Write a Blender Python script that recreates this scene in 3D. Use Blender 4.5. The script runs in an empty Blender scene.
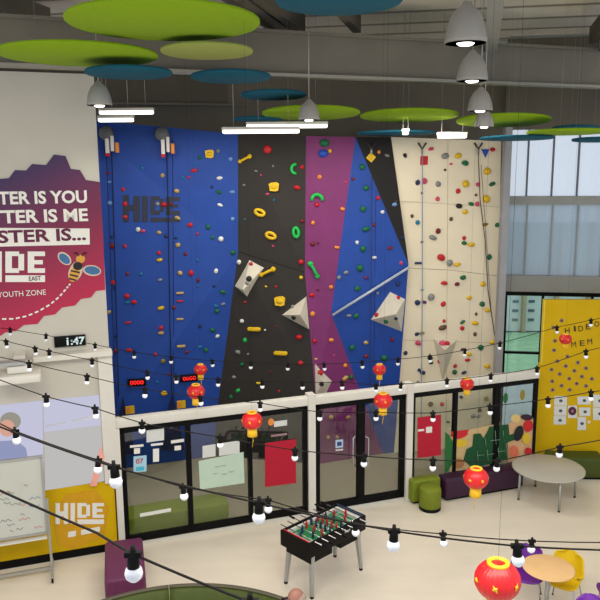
import bpy, bmesh, math, random
from mathutils import Vector, Matrix
from mathutils.bvhtree import BVHTree
random.seed(7)
PI = math.pi
C = bpy.context.scene.collection
SC = bpy.context.scene

# ---------------------------------------------------------------- camera
FPX, Y0, H = 720.0, 170.0, 6.2
TH = math.atan((300 - Y0) / FPX)
RHO = math.atan2(30, FPX / math.tan(TH))
cT, sT, cR, sR = math.cos(TH), math.sin(TH), math.cos(RHO), math.sin(RHO)
FW = Vector((0, cT, -sT)); UPW = Vector((0, sT, cT)); XW = Vector((1, 0, 0))
RIGHT = XW * cR - UPW * sR
UP = XW * sR + UPW * cR
EYE = Vector((0, 0, H))
cam = bpy.data.cameras.new('camera'); cam.sensor_width = 36; cam.lens = 36 * FPX / 600
cam.clip_start = 0.05; cam.clip_end = 400
co = bpy.data.objects.new('camera', cam); C.objects.link(co)
m = Matrix.Identity(4)
for i in range(3):
    m[i][0], m[i][1], m[i][2], m[i][3] = RIGHT[i], UP[i], -FW[i], EYE[i]
co.matrix_world = m
SC.camera = co

# ---------------------------------------------------------------- light
SC.view_settings.view_transform = 'Standard'; SC.view_settings.look = 'None'
SC.view_settings.gamma = 1.0; SC.view_settings.exposure = -0.10
SC.view_settings.use_curve_mapping = False
w = bpy.data.worlds.new('overcast_sky'); SC.world = w; w.use_nodes = True
nt = w.node_tree; bg = nt.nodes['Background']
tc = nt.nodes.new('ShaderNodeTexCoord'); sx = nt.nodes.new('ShaderNodeSeparateXYZ')
mr = nt.nodes.new('ShaderNodeMapRange'); mr.inputs[1].default_value = -0.3; mr.inputs[2].default_value = 0.6
rp = nt.nodes.new('ShaderNodeValToRGB')
rp.color_ramp.elements[0].color = (0.74, 0.80, 0.88, 1); rp.color_ramp.elements[1].color = (0.84, 0.91, 1.0, 1)
nt.links.new(tc.outputs['Generated'], sx.inputs[0]); nt.links.new(sx.outputs[2], mr.inputs[0])
nt.links.new(mr.outputs[0], rp.inputs[0]); nt.links.new(rp.outputs[0], bg.inputs[0])
bg.inputs[1].default_value = 1.08

def area(name, loc, sx_, sy_, power, col, rot=(0, 0, 0)):
    l = bpy.data.lights.new(name, 'AREA'); l.shape = 'RECTANGLE'; l.size = sx_; l.size_y = sy_
    l.energy = power; l.color = col
    o = bpy.data.objects.new(name, l); o.location = loc; o.rotation_euler = rot; C.objects.link(o)
    return o
WARM = (1.0, 0.93, 0.83)
area('hall_fill_light', (0.0, 3.4, 7.7), 9.0, 3.0, 850, WARM)  # added unseen fill to brighten floor and walls, no fitting here
area('climbing_fill_light', (0.2, 13.1, 7.0), 7.0, 0.8, 200, WARM)  # added fill for the climbing zone, separate from the pendants and tubes

# ---------------------------------------------------------------- pixel helpers (photo pixel -> world)
def ray(px, py):
    u = (px - 300) / FPX; v = -(py - 300) / FPX
    return FW + RIGHT * u + UP * v
def onz(px, py, z):
    d = ray(px, py); return EYE + d * ((z - H) / d.z)
def ony(px, py, y):
    d = ray(px, py); return EYE + d * (y / d.y)
def dep(px, py, dd):
    return EYE + ray(px, py) * dd

class Frame:
    def __init__(s, ox, oy, ang):
        s.o = Vector((ox, oy, 0)); s.a = math.radians(ang)
        s.u = Vector((math.cos(s.a), math.sin(s.a), 0)); s.n = Vector((math.sin(s.a), -math.cos(s.a), 0))
    def px(s, px, py, off=0.0):
        d = ray(px, py); o = s.o + s.n * off
        t = (o - EYE).dot(s.n) / d.dot(s.n); p = EYE + d * t
        return ((p - s.o).dot(s.u), p.z)
    def pt(s, a, z, off=0.0):
        p = s.o + s.u * a + s.n * off; return Vector((p.x, p.y, z))
W1A = math.degrees(math.atan(0.345))
W1 = Frame(-3.20, 12.15 - 0.345 * 3.20, W1A)       # white wall and glass screen line
F3 = Frame(4.86, 14.25, -3.0)                      # yellow wall
W3 = Frame(4.62, 15.95, -9.5)                      # window wall

# ---------------------------------------------------------------- materials
def lin(c):
    return tuple(((x / 255) / 12.92 if x / 255 <= 0.04045 else ((x / 255 + 0.055) / 1.055) ** 2.4) for x in c) + (1,)
MATS = {}
def mat(name, col, rough=0.6, var=0.06, scale=6.0, metal=0.0, bump=0.0, spec=0.4, coat=0.0):
    if name in MATS: return MATS[name]
    m = bpy.data.materials.new(name); m.use_nodes = True; MATS[name] = m
    n = m.node_tree; b = n.nodes['Principled BSDF']
    b.inputs['Roughness'].default_value = rough; b.inputs['Metallic'].default_value = metal
    b.inputs['Specular IOR Level'].default_value = spec; b.inputs['Coat Weight'].default_value = coat
    t = n.nodes.new('ShaderNodeTexCoord'); z = n.nodes.new('ShaderNodeTexNoise')
    z.inputs['Scale'].default_value = scale; z.inputs['Detail'].default_value = 4
    n.links.new(t.outputs['Object'], z.inputs['Vector'])
    r = n.nodes.new('ShaderNodeValToRGB'); L = lin(col)
    r.color_ramp.elements[0].position = 0.3; r.color_ramp.elements[1].position = 0.7
    r.color_ramp.elements[0].color = tuple(x * (1 - var) for x in L[:3]) + (1,)
    r.color_ramp.elements[1].color = tuple(min(1, x * (1 + var)) for x in L[:3]) + (1,)
    n.links.new(z.outputs['Fac'], r.inputs[0]); n.links.new(r.outputs[0], b.inputs['Base Color'])
    if bump:
        bp = n.nodes.new('ShaderNodeBump'); bp.inputs['Strength'].default_value = bump
        n.links.new(z.outputs['Fac'], bp.inputs['Height']); n.links.new(bp.outputs[0], b.inputs['Normal'])
    return m
def emit(name, col, s):
    if name in MATS: return MATS[name]
    m = bpy.data.materials.new(name); m.use_nodes = True; MATS[name] = m
    n = m.node_tree; n.nodes.clear(); e = n.nodes.new('ShaderNodeEmission'); o = n.nodes.new('ShaderNodeOutputMaterial')
    e.inputs[0].default_value = lin(col); e.inputs[1].default_value = s; n.links.new(e.outputs[0], o.inputs[0]); return m
def glass(name, tint, refl=0.06, diff=0.0, dcol=(230, 230, 230), rough=0.02, bands=0.0):
    if name in MATS: return MATS[name]
    m = bpy.data.materials.new(name); m.use_nodes = True; MATS[name] = m
    n = m.node_tree; n.nodes.clear(); o = n.nodes.new('ShaderNodeOutputMaterial')
    t = n.nodes.new('ShaderNodeBsdfTransparent'); t.inputs[0].default_value = lin(tint)
    g = n.nodes.new('ShaderNodeBsdfGlossy'); g.inputs['Roughness'].default_value = rough
    x = n.nodes.new('ShaderNodeMixShader'); x.inputs[0].default_value = refl
    n.links.new(t.outputs[0], x.inputs[1]); n.links.new(g.outputs[0], x.inputs[2]); last = x
    if diff:
        d = n.nodes.new('ShaderNodeBsdfTranslucent'); d.inputs[0].default_value = lin(dcol)
        d2 = n.nodes.new('ShaderNodeMixShader'); d2.inputs[0].default_value = diff
        n.links.new(last.outputs[0], d2.inputs[1]); n.links.new(d.outputs[0], d2.inputs[2]); last = d2
        if bands:
            tc = n.nodes.new('ShaderNodeTexCoord'); mp = n.nodes.new('ShaderNodeMapping'); mp.inputs['Scale'].default_value = (bands, 0.0, 0.15)
            z = n.nodes.new('ShaderNodeTexNoise'); z.inputs['Scale'].default_value = 4
            r = n.nodes.new('ShaderNodeMapRange'); r.inputs[3].default_value = diff - 0.12; r.inputs[4].default_value = diff + 0.12
            n.links.new(tc.outputs['Object'], mp.inputs[0]); n.links.new(mp.outputs[0], z.inputs['Vector'])
            n.links.new(z.outputs['Fac'], r.inputs[0]); n.links.new(r.outputs[0], d2.inputs[0])
    n.links.new(last.outputs[0], o.inputs[0]); return m

# ---------------------------------------------------------------- mesh builder
class MB:
    def __init__(s): s.bm = bmesh.new()
    def _sm(s, faces, smooth):
        for f in faces: f.smooth = smooth
    def poly(s, verts, faces, smooth=False):
        vs = [s.bm.verts.new(v) for v in verts]
        for f in faces:
            try: s.bm.faces.new([vs[i] for i in f]).smooth = smooth
            except ValueError: pass
        return s
    def box(s, c, size, rot=0.0, bevel=0.0, seg=2, M=None):
        b = bmesh.new(); bmesh.ops.create_cube(b, size=1)
        for v in b.verts: v.co = Vector((v.co.x * size[0], v.co.y * size[1], v.co.z * size[2]))
        if bevel: bmesh.ops.bevel(b, geom=b.edges[:], offset=bevel, segments=seg, affect='EDGES', profile=0.5)
        R = M if M is not None else Matrix.Rotation(rot, 3, 'Z')
        b.verts.index_update()
        s.poly([R @ v.co + Vector(c) for v in b.verts], [[v.index for v in f.verts] for f in b.faces], bevel > 0)
        b.free(); return s
    def cyl(s, p0, p1, r0, r1=None, n=12, smooth=True):
        r1 = r0 if r1 is None else r1; p0 = Vector(p0); p1 = Vector(p1); d = (p1 - p0).normalized()
        a = d.orthogonal().normalized(); b = d.cross(a)
        vs = [p0 + (a * math.cos(2*PI*i/n) + b * math.sin(2*PI*i/n)) * r0 for i in range(n)]
        vs += [p1 + (a * math.cos(2*PI*i/n) + b * math.sin(2*PI*i/n)) * r1 for i in range(n)]
        q = [s.bm.verts.new(v) for v in vs]
        for i in range(n): s.bm.faces.new([q[i], q[(i+1) % n], q[n+(i+1) % n], q[n+i]]).smooth = smooth
        s.bm.faces.new(q[:n][::-1]); s.bm.faces.new(q[n:]); return s
    def tube(s, pts, r, n=6, closed=False):
        pts = [Vector(p) for p in pts]; rings = []; prev = None
        k = len(pts)
        for i, p in enumerate(pts):
            a_ = pts[(i-1) % k] if (i > 0 or closed) else p; b_ = pts[(i+1) % k] if (i < k-1 or closed) else p
            d = (b_ - a_).normalized()
            if prev is None: a = d.orthogonal().normalized()
            else: a = (prev - d * prev.dot(d)).normalized()
            prev = a; b = d.cross(a)
            rings.append([s.bm.verts.new(p + (a * math.cos(2*PI*j/n) + b * math.sin(2*PI*j/n)) * r) for j in range(n)])
        for i in range(k if closed else k-1):
            A, B = rings[i], rings[(i+1) % k]
            for j in range(n): s.bm.faces.new([A[j], A[(j+1) % n], B[(j+1) % n], B[j]]).smooth = True
        if not closed: s.bm.faces.new(rings[0][::-1]); s.bm.faces.new(rings[-1])
        return s
    def lathe(s, prof, c=(0, 0, 0), n=24, lobes=0, amp=0.0, M=None):
        c = Vector(c); rings = []
        for (r, z) in prof:
            ring = []
            for j in range(n):
                t = 2*PI*j/n; rr = r * (1 - amp * abs(math.sin(lobes * t / 2))) if lobes else r
                v = Vector((rr * math.cos(t), rr * math.sin(t), z))
                if M is not None: v = M @ v
                ring.append(s.bm.verts.new(v + c))
            rings.append(ring)
        for i in range(len(rings)-1):
            for j in range(n): s.bm.faces.new([rings[i][j], rings[i][(j+1) % n], rings[i+1][(j+1) % n], rings[i+1][j]]).smooth = True
        if prof[0][0] > 1e-5: s.bm.faces.new(rings[0][::-1])
        if prof[-1][0] > 1e-5: s.bm.faces.new(rings[-1])
        return s
    def ball(s, c, r, sc=(1, 1, 1), sub=2, jit=0.0, M=None):
        b = bmesh.new(); bmesh.ops.create_icosphere(b, subdivisions=sub, radius=r)
        b.verts.index_update(); vs = []
        for v in b.verts:
            k = 1 + random.uniform(-jit, jit); p = Vector((v.co.x*sc[0]*k, v.co.y*sc[1]*k, v.co.z*sc[2]*k))
            if M is not None: p = M @ p
            vs.append(p + Vector(c))
        s.poly(vs, [[v.index for v in f.verts] for f in b.faces], True); b.free(); return s
    def prism(s, pts, y0, y1, smooth=False):           # outline in local x,z extruded along y
        n = len(pts)
        ar = sum(pts[i][0]*pts[(i+1) % n][1] - pts[(i+1) % n][0]*pts[i][1] for i in range(n))
        if ar < 0: pts = pts[::-1]
        a = [s.bm.verts.new((x, y0, z)) for x, z in pts]; b = [s.bm.verts.new((x, y1, z)) for x, z in pts]
        s.bm.faces.new(a); s.bm.faces.new(b[::-1])
        for i in range(n): s.bm.faces.new([a[(i+1) % n], a[i], b[i], b[(i+1) % n]]).smooth = smooth
        return s
    def build(s, name, material, parent=None, loc=None, rot=0.0, kind=None):
        me = bpy.data.meshes.new(name)
        bmesh.ops.remove_doubles(s.bm, verts=s.bm.verts, dist=1e-6)
        bmesh.ops.recalc_face_normals(s.bm, faces=s.bm.faces)
        s.bm.to_mesh(me); s.bm.free(); me.materials.append(material)
        o = bpy.data.objects.new(name, me); C.objects.link(o)
        if parent: o.parent = parent
        if loc is not None: o.location = loc
        if rot: o.rotation_euler = (0, 0, rot)
        if kind: o['kind'] = kind
        return o
def tag(o, label, cat, group=None):
    o['label'] = label; o['category'] = cat
    if group: o['group'] = group
    return o
def thing(name, label, cat, loc=(0, 0, 0), rot=0.0, group=None):
    o = bpy.data.objects.new(name, None); C.objects.link(o); o.empty_display_size = 0.2
    o.location = loc; o.rotation_euler = (0, 0, rot); return tag(o, label, cat, group)
def struct_root(name, loc=(0, 0, 0), rot=0.0):
    o = bpy.data.objects.new(name, None); C.objects.link(o); o.location = loc; o.rotation_euler = (0, 0, rot); o['kind'] = 'structure'; return o
def copy_tree(o, parent=None):
    c = o.copy(); C.objects.link(c); c.parent = parent
    for ch in o.children: copy_tree(ch, c)
    return c
def froot(fr, s, z, off, name, label, cat, group=None):
    return thing(name, label, cat, fr.pt(s, z, off), fr.a, group)
def fbox(fr, s0, s1, z0, z1, o0, o1, name, material, kind='structure', bevel=0.0):
    """box on a wall frame, from offset o0 to o1 (towards the hall)"""
    b = MB().box((0, 0, (z1 - z0) / 2), (s1 - s0, abs(o1 - o0), z1 - z0), bevel=bevel)
    return b.build(name, material, loc=fr.pt((s0 + s1) / 2, z0, (o0 + o1) / 2), rot=fr.a, kind=kind)
def fpoly(fr, pts, off, t, name, material, parent=None, org=None):
    """prism from photo outline on the frame plane; org=(s,z) of the parent"""
    P = [fr.px(x, y, off) for x, y in pts]
    if parent is None:
        org = (sum(p[0] for p in P) / len(P), min(p[1] for p in P))
    b = MB().prism([(p[0] - org[0], p[1] - org[1]) for p in P], -t, 0)
    if parent is not None:
        o = b.build(name, material, parent)
        o.location = (0, 0, 0); return o
    return b.build(name, material, loc=fr.pt(org[0], org[1], off), rot=fr.a)
def text_mesh(txt, w_, h_, t, name, material, parent=None, bold=0.02, rot=0.0, loc=None):
    cu = bpy.data.curves.new('t', 'FONT'); cu.body = txt; cu.size = 1; cu.offset = bold; cu.extrude = 0.5; cu.resolution_u = 3
    to = bpy.data.objects.new('t', cu); C.objects.link(to)
    bpy.context.view_layer.update()
    me = bpy.data.meshes.new_from_object(to.evaluated_get(bpy.context.evaluated_depsgraph_get()))
    bpy.data.objects.remove(to); bpy.data.curves.remove(cu)
    xs = [v.co.x for v in me.vertices]; ys = [v.co.y for v in me.vertices]
    x0, x1, y0, y1 = min(xs), max(xs), min(ys), max(ys)
    cr, sr = math.cos(rot), math.sin(rot)
    for v in me.vertices:
        x = (v.co.x - x0) / (x1 - x0) * w_; z = (v.co.y - y0) / (y1 - y0) * h_
        v.co = Vector((x * cr - z * sr, -t / 2 - v.co.z * t, x * sr + z * cr))
    me.name = name; me.materials.clear(); me.materials.append(material)
    o = bpy.data.objects.new(name, me); C.objects.link(o)
    if parent: o.parent = parent
    if loc is not None: o.location = loc
    return o
def ftext(fr, txt, x0, y0, x1, y1, off, material, name, parent, org, bold=0.02, t=0.004):
    a = fr.px(x0, y1, off); b = fr.px(x1, (y0 + y1) / 2, off); c = fr.px(x0, y0, off)
    return text_mesh(txt, b[0] - a[0], c[1] - a[1], t, name, material, parent, bold, 0, (a[0] - org[0], 0, a[1] - org[1]))

# materials used everywhere
M_WALL = mat('wall_paint', (192, 187, 175), 0.8, 0.03, 2)
M_TRIM = mat('trim_paint', (212, 208, 198), 0.5, 0.03, 3)
M_GRAY = mat('steel_grey', (150, 150, 146), 0.5, 0.05, 3)
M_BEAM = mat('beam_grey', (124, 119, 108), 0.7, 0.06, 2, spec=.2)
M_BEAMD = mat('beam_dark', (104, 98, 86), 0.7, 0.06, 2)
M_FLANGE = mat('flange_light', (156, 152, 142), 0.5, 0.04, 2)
M_BLACK = mat('black_frame', (10, 10, 11), 0.5, 0.05, 4, spec=.12)
M_SOCK = mat('black_plastic', (8, 8, 8), 0.6, 0.05, 8, spec=.12)
M_CHROME = mat('chrome', (190, 190, 192), 0.25, 0.02, 4, metal=0.9)
M_STEEL = mat('silver_leg', (170, 170, 168), 0.35, 0.04, 6, metal=0.6)
M_WHITE = mat('white_print', (225, 223, 215), 0.6, 0.02, 5)
M_PAPER = mat('paper', (208, 210, 205), 0.8, 0.03, 9)
M_GLASS = glass('screen_glass', (246, 249, 246), 0.05)
M_YELLOW = mat('yellow_wall', (204, 166, 0), 0.6, 0.04, 2, spec=.2)
M_LIME = mat('lime_felt', (133, 168, 6), 0.9, 0.04, 14)
M_LIMEP = mat('pale_lime_felt', (150, 160, 80), 0.9, 0.04, 14)
M_TEAL = mat('teal_felt', (6, 84, 106), 0.9, 0.05, 14)
M_RED = mat('lantern_red', (196, 16, 22), 0.45, 0.08, 30, coat=0.2)
M_GOLD = mat('lantern_gold', (222, 176, 30), 0.4, 0.1, 30)
M_POSTER = mat('crimson_paper', (176, 12, 44), 0.7, 0.04, 6)
M_PURPLE = mat('plum_upholstery', (98, 38, 76), 0.55, 0.07, 10, bump=0.05)
M_PURPLED = mat('aubergine_upholstery', (52, 18, 48), 0.5, 0.07, 10, bump=0.05)
M_GREENU = mat('olive_upholstery', (112, 124, 20), 0.6, 0.08, 12, bump=0.05)
M_GREEND = mat('dark_olive_upholstery', (62, 74, 10), 0.6, 0.08, 12, bump=0.05)
M_BULB = mat('opal_bulb', (214, 216, 222), 0.25, 0.02, 9)

# ---------------------------------------------------------------- structure: floors
def plank_floor():
    m = mat('vinyl_floor', (222, 212, 195), 0.32, 0.035, 1.3, spec=0.35)
    n = m.node_tree; b = n.nodes['Principled BSDF']; src = b.inputs['Base Color'].links[0].from_socket
    t = n.nodes.new('ShaderNodeTexCoord'); mp = n.nodes.new('ShaderNodeMapping'); mp.inputs['Scale'].default_value = (0.35, 2.6, 1); mp.inputs['Rotation'].default_value = (0, 0, -0.33)
    z = n.nodes.new('ShaderNodeTexNoise'); z.inputs['Scale'].default_value = 1.5; z.inputs['Detail'].default_value = 3
    r = n.nodes.new('ShaderNodeMapRange'); r.inputs[3].default_value = 0.90; r.inputs[4].default_value = 1.06
    mx = n.nodes.new('ShaderNodeMix'); mx.data_type = 'RGBA'; mx.blend_type = 'MULTIPLY'; mx.inputs[0].default_value = 1
    n.links.new(t.outputs['Object'], mp.inputs[0]); n.links.new(mp.outputs[0], z.inputs['Vector']); n.links.new(z.outputs['Fac'], r.inputs[0])
    n.links.new(src, mx.inputs[6]); n.links.new(r.outputs[0], mx.inputs[7]); n.links.new(mx.outputs[2], b.inputs['Base Color'])
    return m
A0 = W1.pt(-8.5, 0, 0); A1 = W1.pt(8.6, 0, 0); A2 = F3.pt(7, 0, 0)
b = MB(); vs = [(A0.x, 0.5, 0), (12, 0.5, 0), (12, A2.y, 0), (A2.x, A2.y, 0), (A1.x, A1.y, 0), (A0.x, A0.y, 0)]
n_ = len(vs); b.poly(vs + [(x, y, -0.2) for x, y, z in vs], [list(range(n_)), list(range(n_, 2*n_))[::-1]] + [[i, (i+1) % n_, n_+(i+1) % n_, n_+i] for i in range(n_)])
b.build('floor', plank_floor(), kind='structure')
vs = [(A0.x, A0.y, -0.004), (A1.x, A1.y, -0.004), (A2.x, A2.y, -0.004), (12, A2.y, -0.004), (12, 14.8, -0.004), (4.6, 16.1, -0.004), (-11, 16.4, -0.004)]
n_ = len(vs); b = MB(); b.poly(vs + [(x, y, -0.2) for x, y, z in vs], [list(range(n_)), list(range(n_, 2*n_))[::-1]] + [[i, (i+1) % n_, n_+(i+1) % n_, n_+i] for i in range(n_)])
b.build('floor', mat('climbing_mat', (150, 140, 120), 0.8, 0.04, 2), kind='structure')

# ---------------------------------------------------------------- structure: left white wall
ZT = 7.62
sc0, sc1 = W1.px(97, 122)[0], W1.px(112, 412)[0]
SE = (sc0 + sc1) / 2
fbox(W1, -8.5, SE, 0, ZT, -0.25, 0, 'wall_left', M_WALL)
def zat(fr, x, y): return fr.px(x, y)[1]
YB = 1.22
b = fbox(W1, -8.5, SE + 0.02, 0.13, YB, 0, 0.015, 'wall_left_yellow_dado', M_YELLOW)
fbox(W1, -8.5, SE + 0.02, 0.0, 0.13, 0, 0.03, 'baseboard_left', M_BLACK)
zc = zat(W1, 108, 354)
sL = W1.px(100, 400)[0]
fbox(W1, sL, SE + 0.03, YB, zc, -0.26, 0.10, 'trim_1', M_TRIM)           # boxed column
s_a = W1.px(33, 350)[0]
fbox(W1, s_a, SE + 0.03, zc + 0.02, zc + 0.10, 0, 0.22, 'trim_2', M_TRIM)   # ledge
fbox(W1, W1.px(115.5, 500)[0] - 0.008, W1.px(115.5, 500)[0] + 0.008, 0.14, YB - 0.02, 0.015, 0.02, 'trim_3', M_BLACK)

# ---------------------------------------------------------------- structure: glass screen with rail and posts
ZR = 2.27; ZRB = 2.12; ZK = 0.09
sE = 8.35
s0 = W1.px(113, 421.5)[0]
fbox(W1, s0, sE, ZRB, ZR, -0.09, 0.07, 'trim_4', M_TRIM, bevel=0.01)      # rail
fbox(W1, s0 + 0.02, sE, 0, ZK, -0.08, 0.02, 'trim_5', M_TRIM)             # kerb
posts = []
for k, (xa, xb) in enumerate(((113, 119.5), (307, 314), (404.3, 410.5))):
    a, b_ = W1.px(xa, 440)[0], W1.px(xb, 440)[0]; posts.append((a, b_))
    fbox(W1, a, b_, 0, ZR + (0.05 if k else -0.15), -0.09, 0.09, 'trim_%d' % (6 + k), M_TRIM)
def bay(no, name, sa, sb, mulls, door=False, fw=0.075):
    root = struct_root('%s_%d' % (name, no), W1.pt((sa + sb) / 2, ZK, 0), W1.a)
    c0 = (sa + sb) / 2; L = lambda s: s - c0
    h = ZRB - ZK
    fb = MB()
    fb.box((0, 0, h - 0.05), (sb - sa, 0.08, 0.10)); fb.box((0, 0, 0.055), (sb - sa, 0.08, 0.11 if not door else 0.13))
    fb.box((L(sa) + fw / 2, 0, h / 2), (fw, 0.08, h)); fb.box((L(sb) - fw / 2, 0, h / 2), (fw, 0.08, h))
    fb.build('frame', M_BLACK, root)
    for mm in mulls: MB().box((L(mm[0]), 0, h / 2), (mm[1], 0.09, h - 0.02)).build('mullion', M_BLACK, root)
    xs = [sa + fw] + [q for mm in mulls for q in (mm[0] - mm[1] / 2, mm[0] + mm[1] / 2)] + [sb - fw]
    for i in range(0, len(xs), 2):
        MB().box((L((xs[i] + xs[i+1]) / 2), 0, h / 2), (xs[i+1] - xs[i], 0.012, h - 0.1)).build('pane', M_GLASS, root)
    return root, c0
mS = lambda xa, xb, y: ((W1.px(xa, y)[0] + W1.px(xb, y)[0]) / 2, W1.px(xb, y)[0] - W1.px(xa, y)[0])
bay(1, 'window', posts[0][1], posts[1][0], [mS(185.5, 190.5, 440), mS(247.5, 251.5, 440)], fw=0.08)
dr, dc = bay(1, 'door', posts[1][1], posts[2][0], [mS(357, 364, 440)], door=True, fw=0.10)
bay(2, 'window', posts[2][1], W1.px(536.5, 400)[0], [mS(452.8, 456.2, 420), mS(493, 498.5, 420)], fw=0.07)
for xh in (352.5, 368):
    a = W1.px(xh, 436, 0.07); c_ = W1.px(xh, 466, 0.07)
    x = a[0] - dc; z1, z0 = a[1] - ZK, c_[1] - ZK; sg = 1 if xh < 360 else -1
    MB().tube([(x + sg*0.06, -0.03, z1), (x + sg*0.05, -0.09, z1), (x, -0.10, z1 - 0.03), (x, -0.10, z0 + 0.03), (x + sg*0.05, -0.09, z0), (x + sg*0.06, -0.03, z0)], 0.012, 8).build('door_handle', M_CHROME, dr)

# ---------------------------------------------------------------- structure: yellow wall
zy = F3.px(570, 300)[1]
sy0 = F3.px(544.5, 320)[0]; sy1 = F3.px(536.5, 420)[0]; zst = F3.px(540, 364)[1]
b = MB().prism([(sy1, 0), (7, 0), (7, zy), (sy0, zy), (sy0, zst), (sy1, zst)], 0, 0.12)
b.build('wall_right', M_YELLOW, loc=F3.pt(0, 0, 0), rot=F3.a, kind='structure')
fbox(F3, sy1, 7, 0, 0.1, 0, 0.02, 'baseboard_right', M_BLACK)
MB().box((0, 0, 0), (0.02, 0.13, zy - zst)).build('trim_9', mat('yellow_edge', (224, 196, 60), .5), loc=F3.pt(sy0 - 0.012, (zy + zst) / 2, -0.06), rot=F3.a, kind='structure')

# ---------------------------------------------------------------- structure: window wall
zt = W3.px(550, 129)[1]; ztr1 = W3.px(550, 196)[1]; ztr0 = W3.px(550, 204.5)[1]
zs1 = W3.px(550, 275.5)[1]; zs0 = W3.px(550, 291.5)[1]; zl1 = W3.px(550, 296)[1]
s5 = W3.px(503.5, 200)[0]; SW = 7.5; s4 = W3.px(497.5, 300)[0]
fbox(W3, s4, SW, zt, 8.9, -0.2, 0, 'wall_back_upper', M_BEAMD)
fbox(W3, s5, SW, ztr0, ztr1, -0.12, 0.06, 'trim_10', M_GRAY)
fbox(W3, s5, SW, zs0, zs1, -0.25, 0.10, 'trim_11', M_GRAY)
fbox(W3, s5, SW, zl1, zs0, -0.15, 0.03, 'trim_12', M_BLACK)
q_ = ony(500.6, 300, 15.22)
MB().box((0, 0, (zt + .3) / 2), (0.135, 0.22, zt + .3)).build('trim_13', mat('column_grey', (150, 150, 154), 0.5, 0.05, 3), loc=(q_.x, 15.22, 0), kind='structure')
M_W1 = glass('clear_panel', (250, 251, 255), 0.03, 0.35, (238, 244, 255), bands=1.5)
M_W2 = glass('ribbed_panel', (236, 240, 246), 0.03, 0.86, (188, 194, 204), bands=2.5)
def wbay(no, za, zb, mx, py, mt, mw, mullm):
    c0 = (s5 + SW) / 2; root = struct_root('window_%d' % no, W3.pt(c0, za, -0.05), W3.a)
    xs = [s5] + [W3.px(x, py)[0] for x in mx]
    while xs[-1] < SW - 0.8: xs.append(xs[-1] + (xs[2] - xs[1]))
    xs.append(SW)
    for i in range(len(xs) - 1):
        xa_, xb_ = xs[i] - c0, xs[i+1] - c0
        MB().poly([(xa_, 0, 0), (xb_, 0, 0), (xb_, 0, zb - za), (xa_, 0, zb - za)], [(0, 1, 2, 3)]).build('pane', mt, root)
        if i: MB().box((xs[i] - c0, 0, (zb - za) / 2), (mw, 0.07, zb - za)).build('mullion', mullm, root)
M_MUL = mat('window_mullion', (104, 108, 118), 0.5, 0.04, 4)
wbay(3, ztr1, zt, (528, 553.3, 578.8), 165, M_W1, 0.035, M_MUL)
wbay(4, zs1, ztr0, (526.3, 551.5, 577), 240, M_W2, 0.03, mat('window_mullion_pale', (150, 156, 160), 0.5, 0.04, 4))
c0 = (s5 + SW) / 2; root = struct_root('window_5', W3.pt(c0, 0.0, -0.05), W3.a)
fb = MB()
for x in (504.5, 541, 590): fb.box((W3.px(x, 340)[0] - c0, 0, zl1 / 2), (0.05, 0.08, zl1))
zz = W3.px(520, 353)[1]; fb.box((0, 0, zz), (SW - s5, 0.08, 0.05)); fb.box((0, 0, 0.05), (SW - s5, 0.08, 0.1))
fb.build('frame', M_BLACK, root)
MB().box((0, 0, zl1 / 2), (SW - s5, 0.014, zl1)).build('pane', glass('low_pane', (246, 250, 247), 0.04), root)

# rear wall of the hall behind the climbing wall
MB().box((-3.2, 16.55, 4.45), (15.6, 0.25, 8.9)).build('wall_back', mat('dark_back_wall', (124, 116, 102), 0.8, 0.05, 2), kind='structure')

# ---------------------------------------------------------------- structure: roof
def deck():
    m = mat('roof_deck', (236, 227, 212), 0.7, 0.06, 1.5)
    n = m.node_tree; b = n.nodes['Principled BSDF']; src = b.inputs['Base Color'].links[0].from_socket
    t = n.nodes.new('ShaderNodeTexCoord'); mp = n.nodes.new('ShaderNodeMapping'); mp.inputs['Rotation'].default_value = (0, 0, 0.166)
    wv = n.nodes.new('ShaderNodeTexWave'); wv.bands_direction = 'Y'; wv.inputs['Scale'].default_value = 0.3
    r = n.nodes.new('ShaderNodeValToRGB'); r.color_ramp.elements[0].position = 0.0; r.color_ramp.elements[0].color = (0.35, 0.33, 0.3, 1); r.color_ramp.elements[1].position = 0.12; r.color_ramp.elements[1].color = (1, 1, 1, 1)
    mx = n.nodes.new('ShaderNodeMix'); mx.data_type = 'RGBA'; mx.blend_type = 'MULTIPLY'; mx.inputs[0].default_value = 1
    n.links.new(t.outputs['Object'], mp.inputs[0]); n.links.new(mp.outputs[0], wv.inputs['Vector']); n.links.new(wv.outputs['Fac'], r.inputs[0])
    n.links.new(src, mx.inputs[6]); n.links.new(r.outputs[0], mx.inputs[7]); n.links.new(mx.outputs[2], b.inputs['Base Color'])
    return m
MB().box((0.5, 10.0, 9.05), (23, 14.5, 0.2)).build('ceiling', deck(), kind='structure')
def beam(no, pL, pR, zb, zt_, wid, m_web, m_fl):
    d = (pR - pL); d.z = 0; L_ = d.length; ang = math.atan2(d.y, d.x); c_ = (pL + pR) / 2
    root = struct_root('trim_%d' % no, (c_.x, c_.y, zb), ang)
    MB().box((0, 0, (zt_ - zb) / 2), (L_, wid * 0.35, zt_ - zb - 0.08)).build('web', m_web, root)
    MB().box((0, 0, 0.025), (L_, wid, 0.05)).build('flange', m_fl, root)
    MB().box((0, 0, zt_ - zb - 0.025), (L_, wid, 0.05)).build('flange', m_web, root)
fr_, fq_ = W1.px(0, 80)[0], W1.px(600, 88)[0]
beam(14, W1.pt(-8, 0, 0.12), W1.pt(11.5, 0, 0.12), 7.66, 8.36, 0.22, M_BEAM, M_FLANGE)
pa, pb = onz(200, 106, 7.60), onz(600, 111.5, 7.60)
dd = (pb - pa).normalized()
beam(15, pa - dd * 9, pb + dd * 3, 7.60, 8.35, 0.30, M_BEAMD, M_BEAM)
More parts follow.
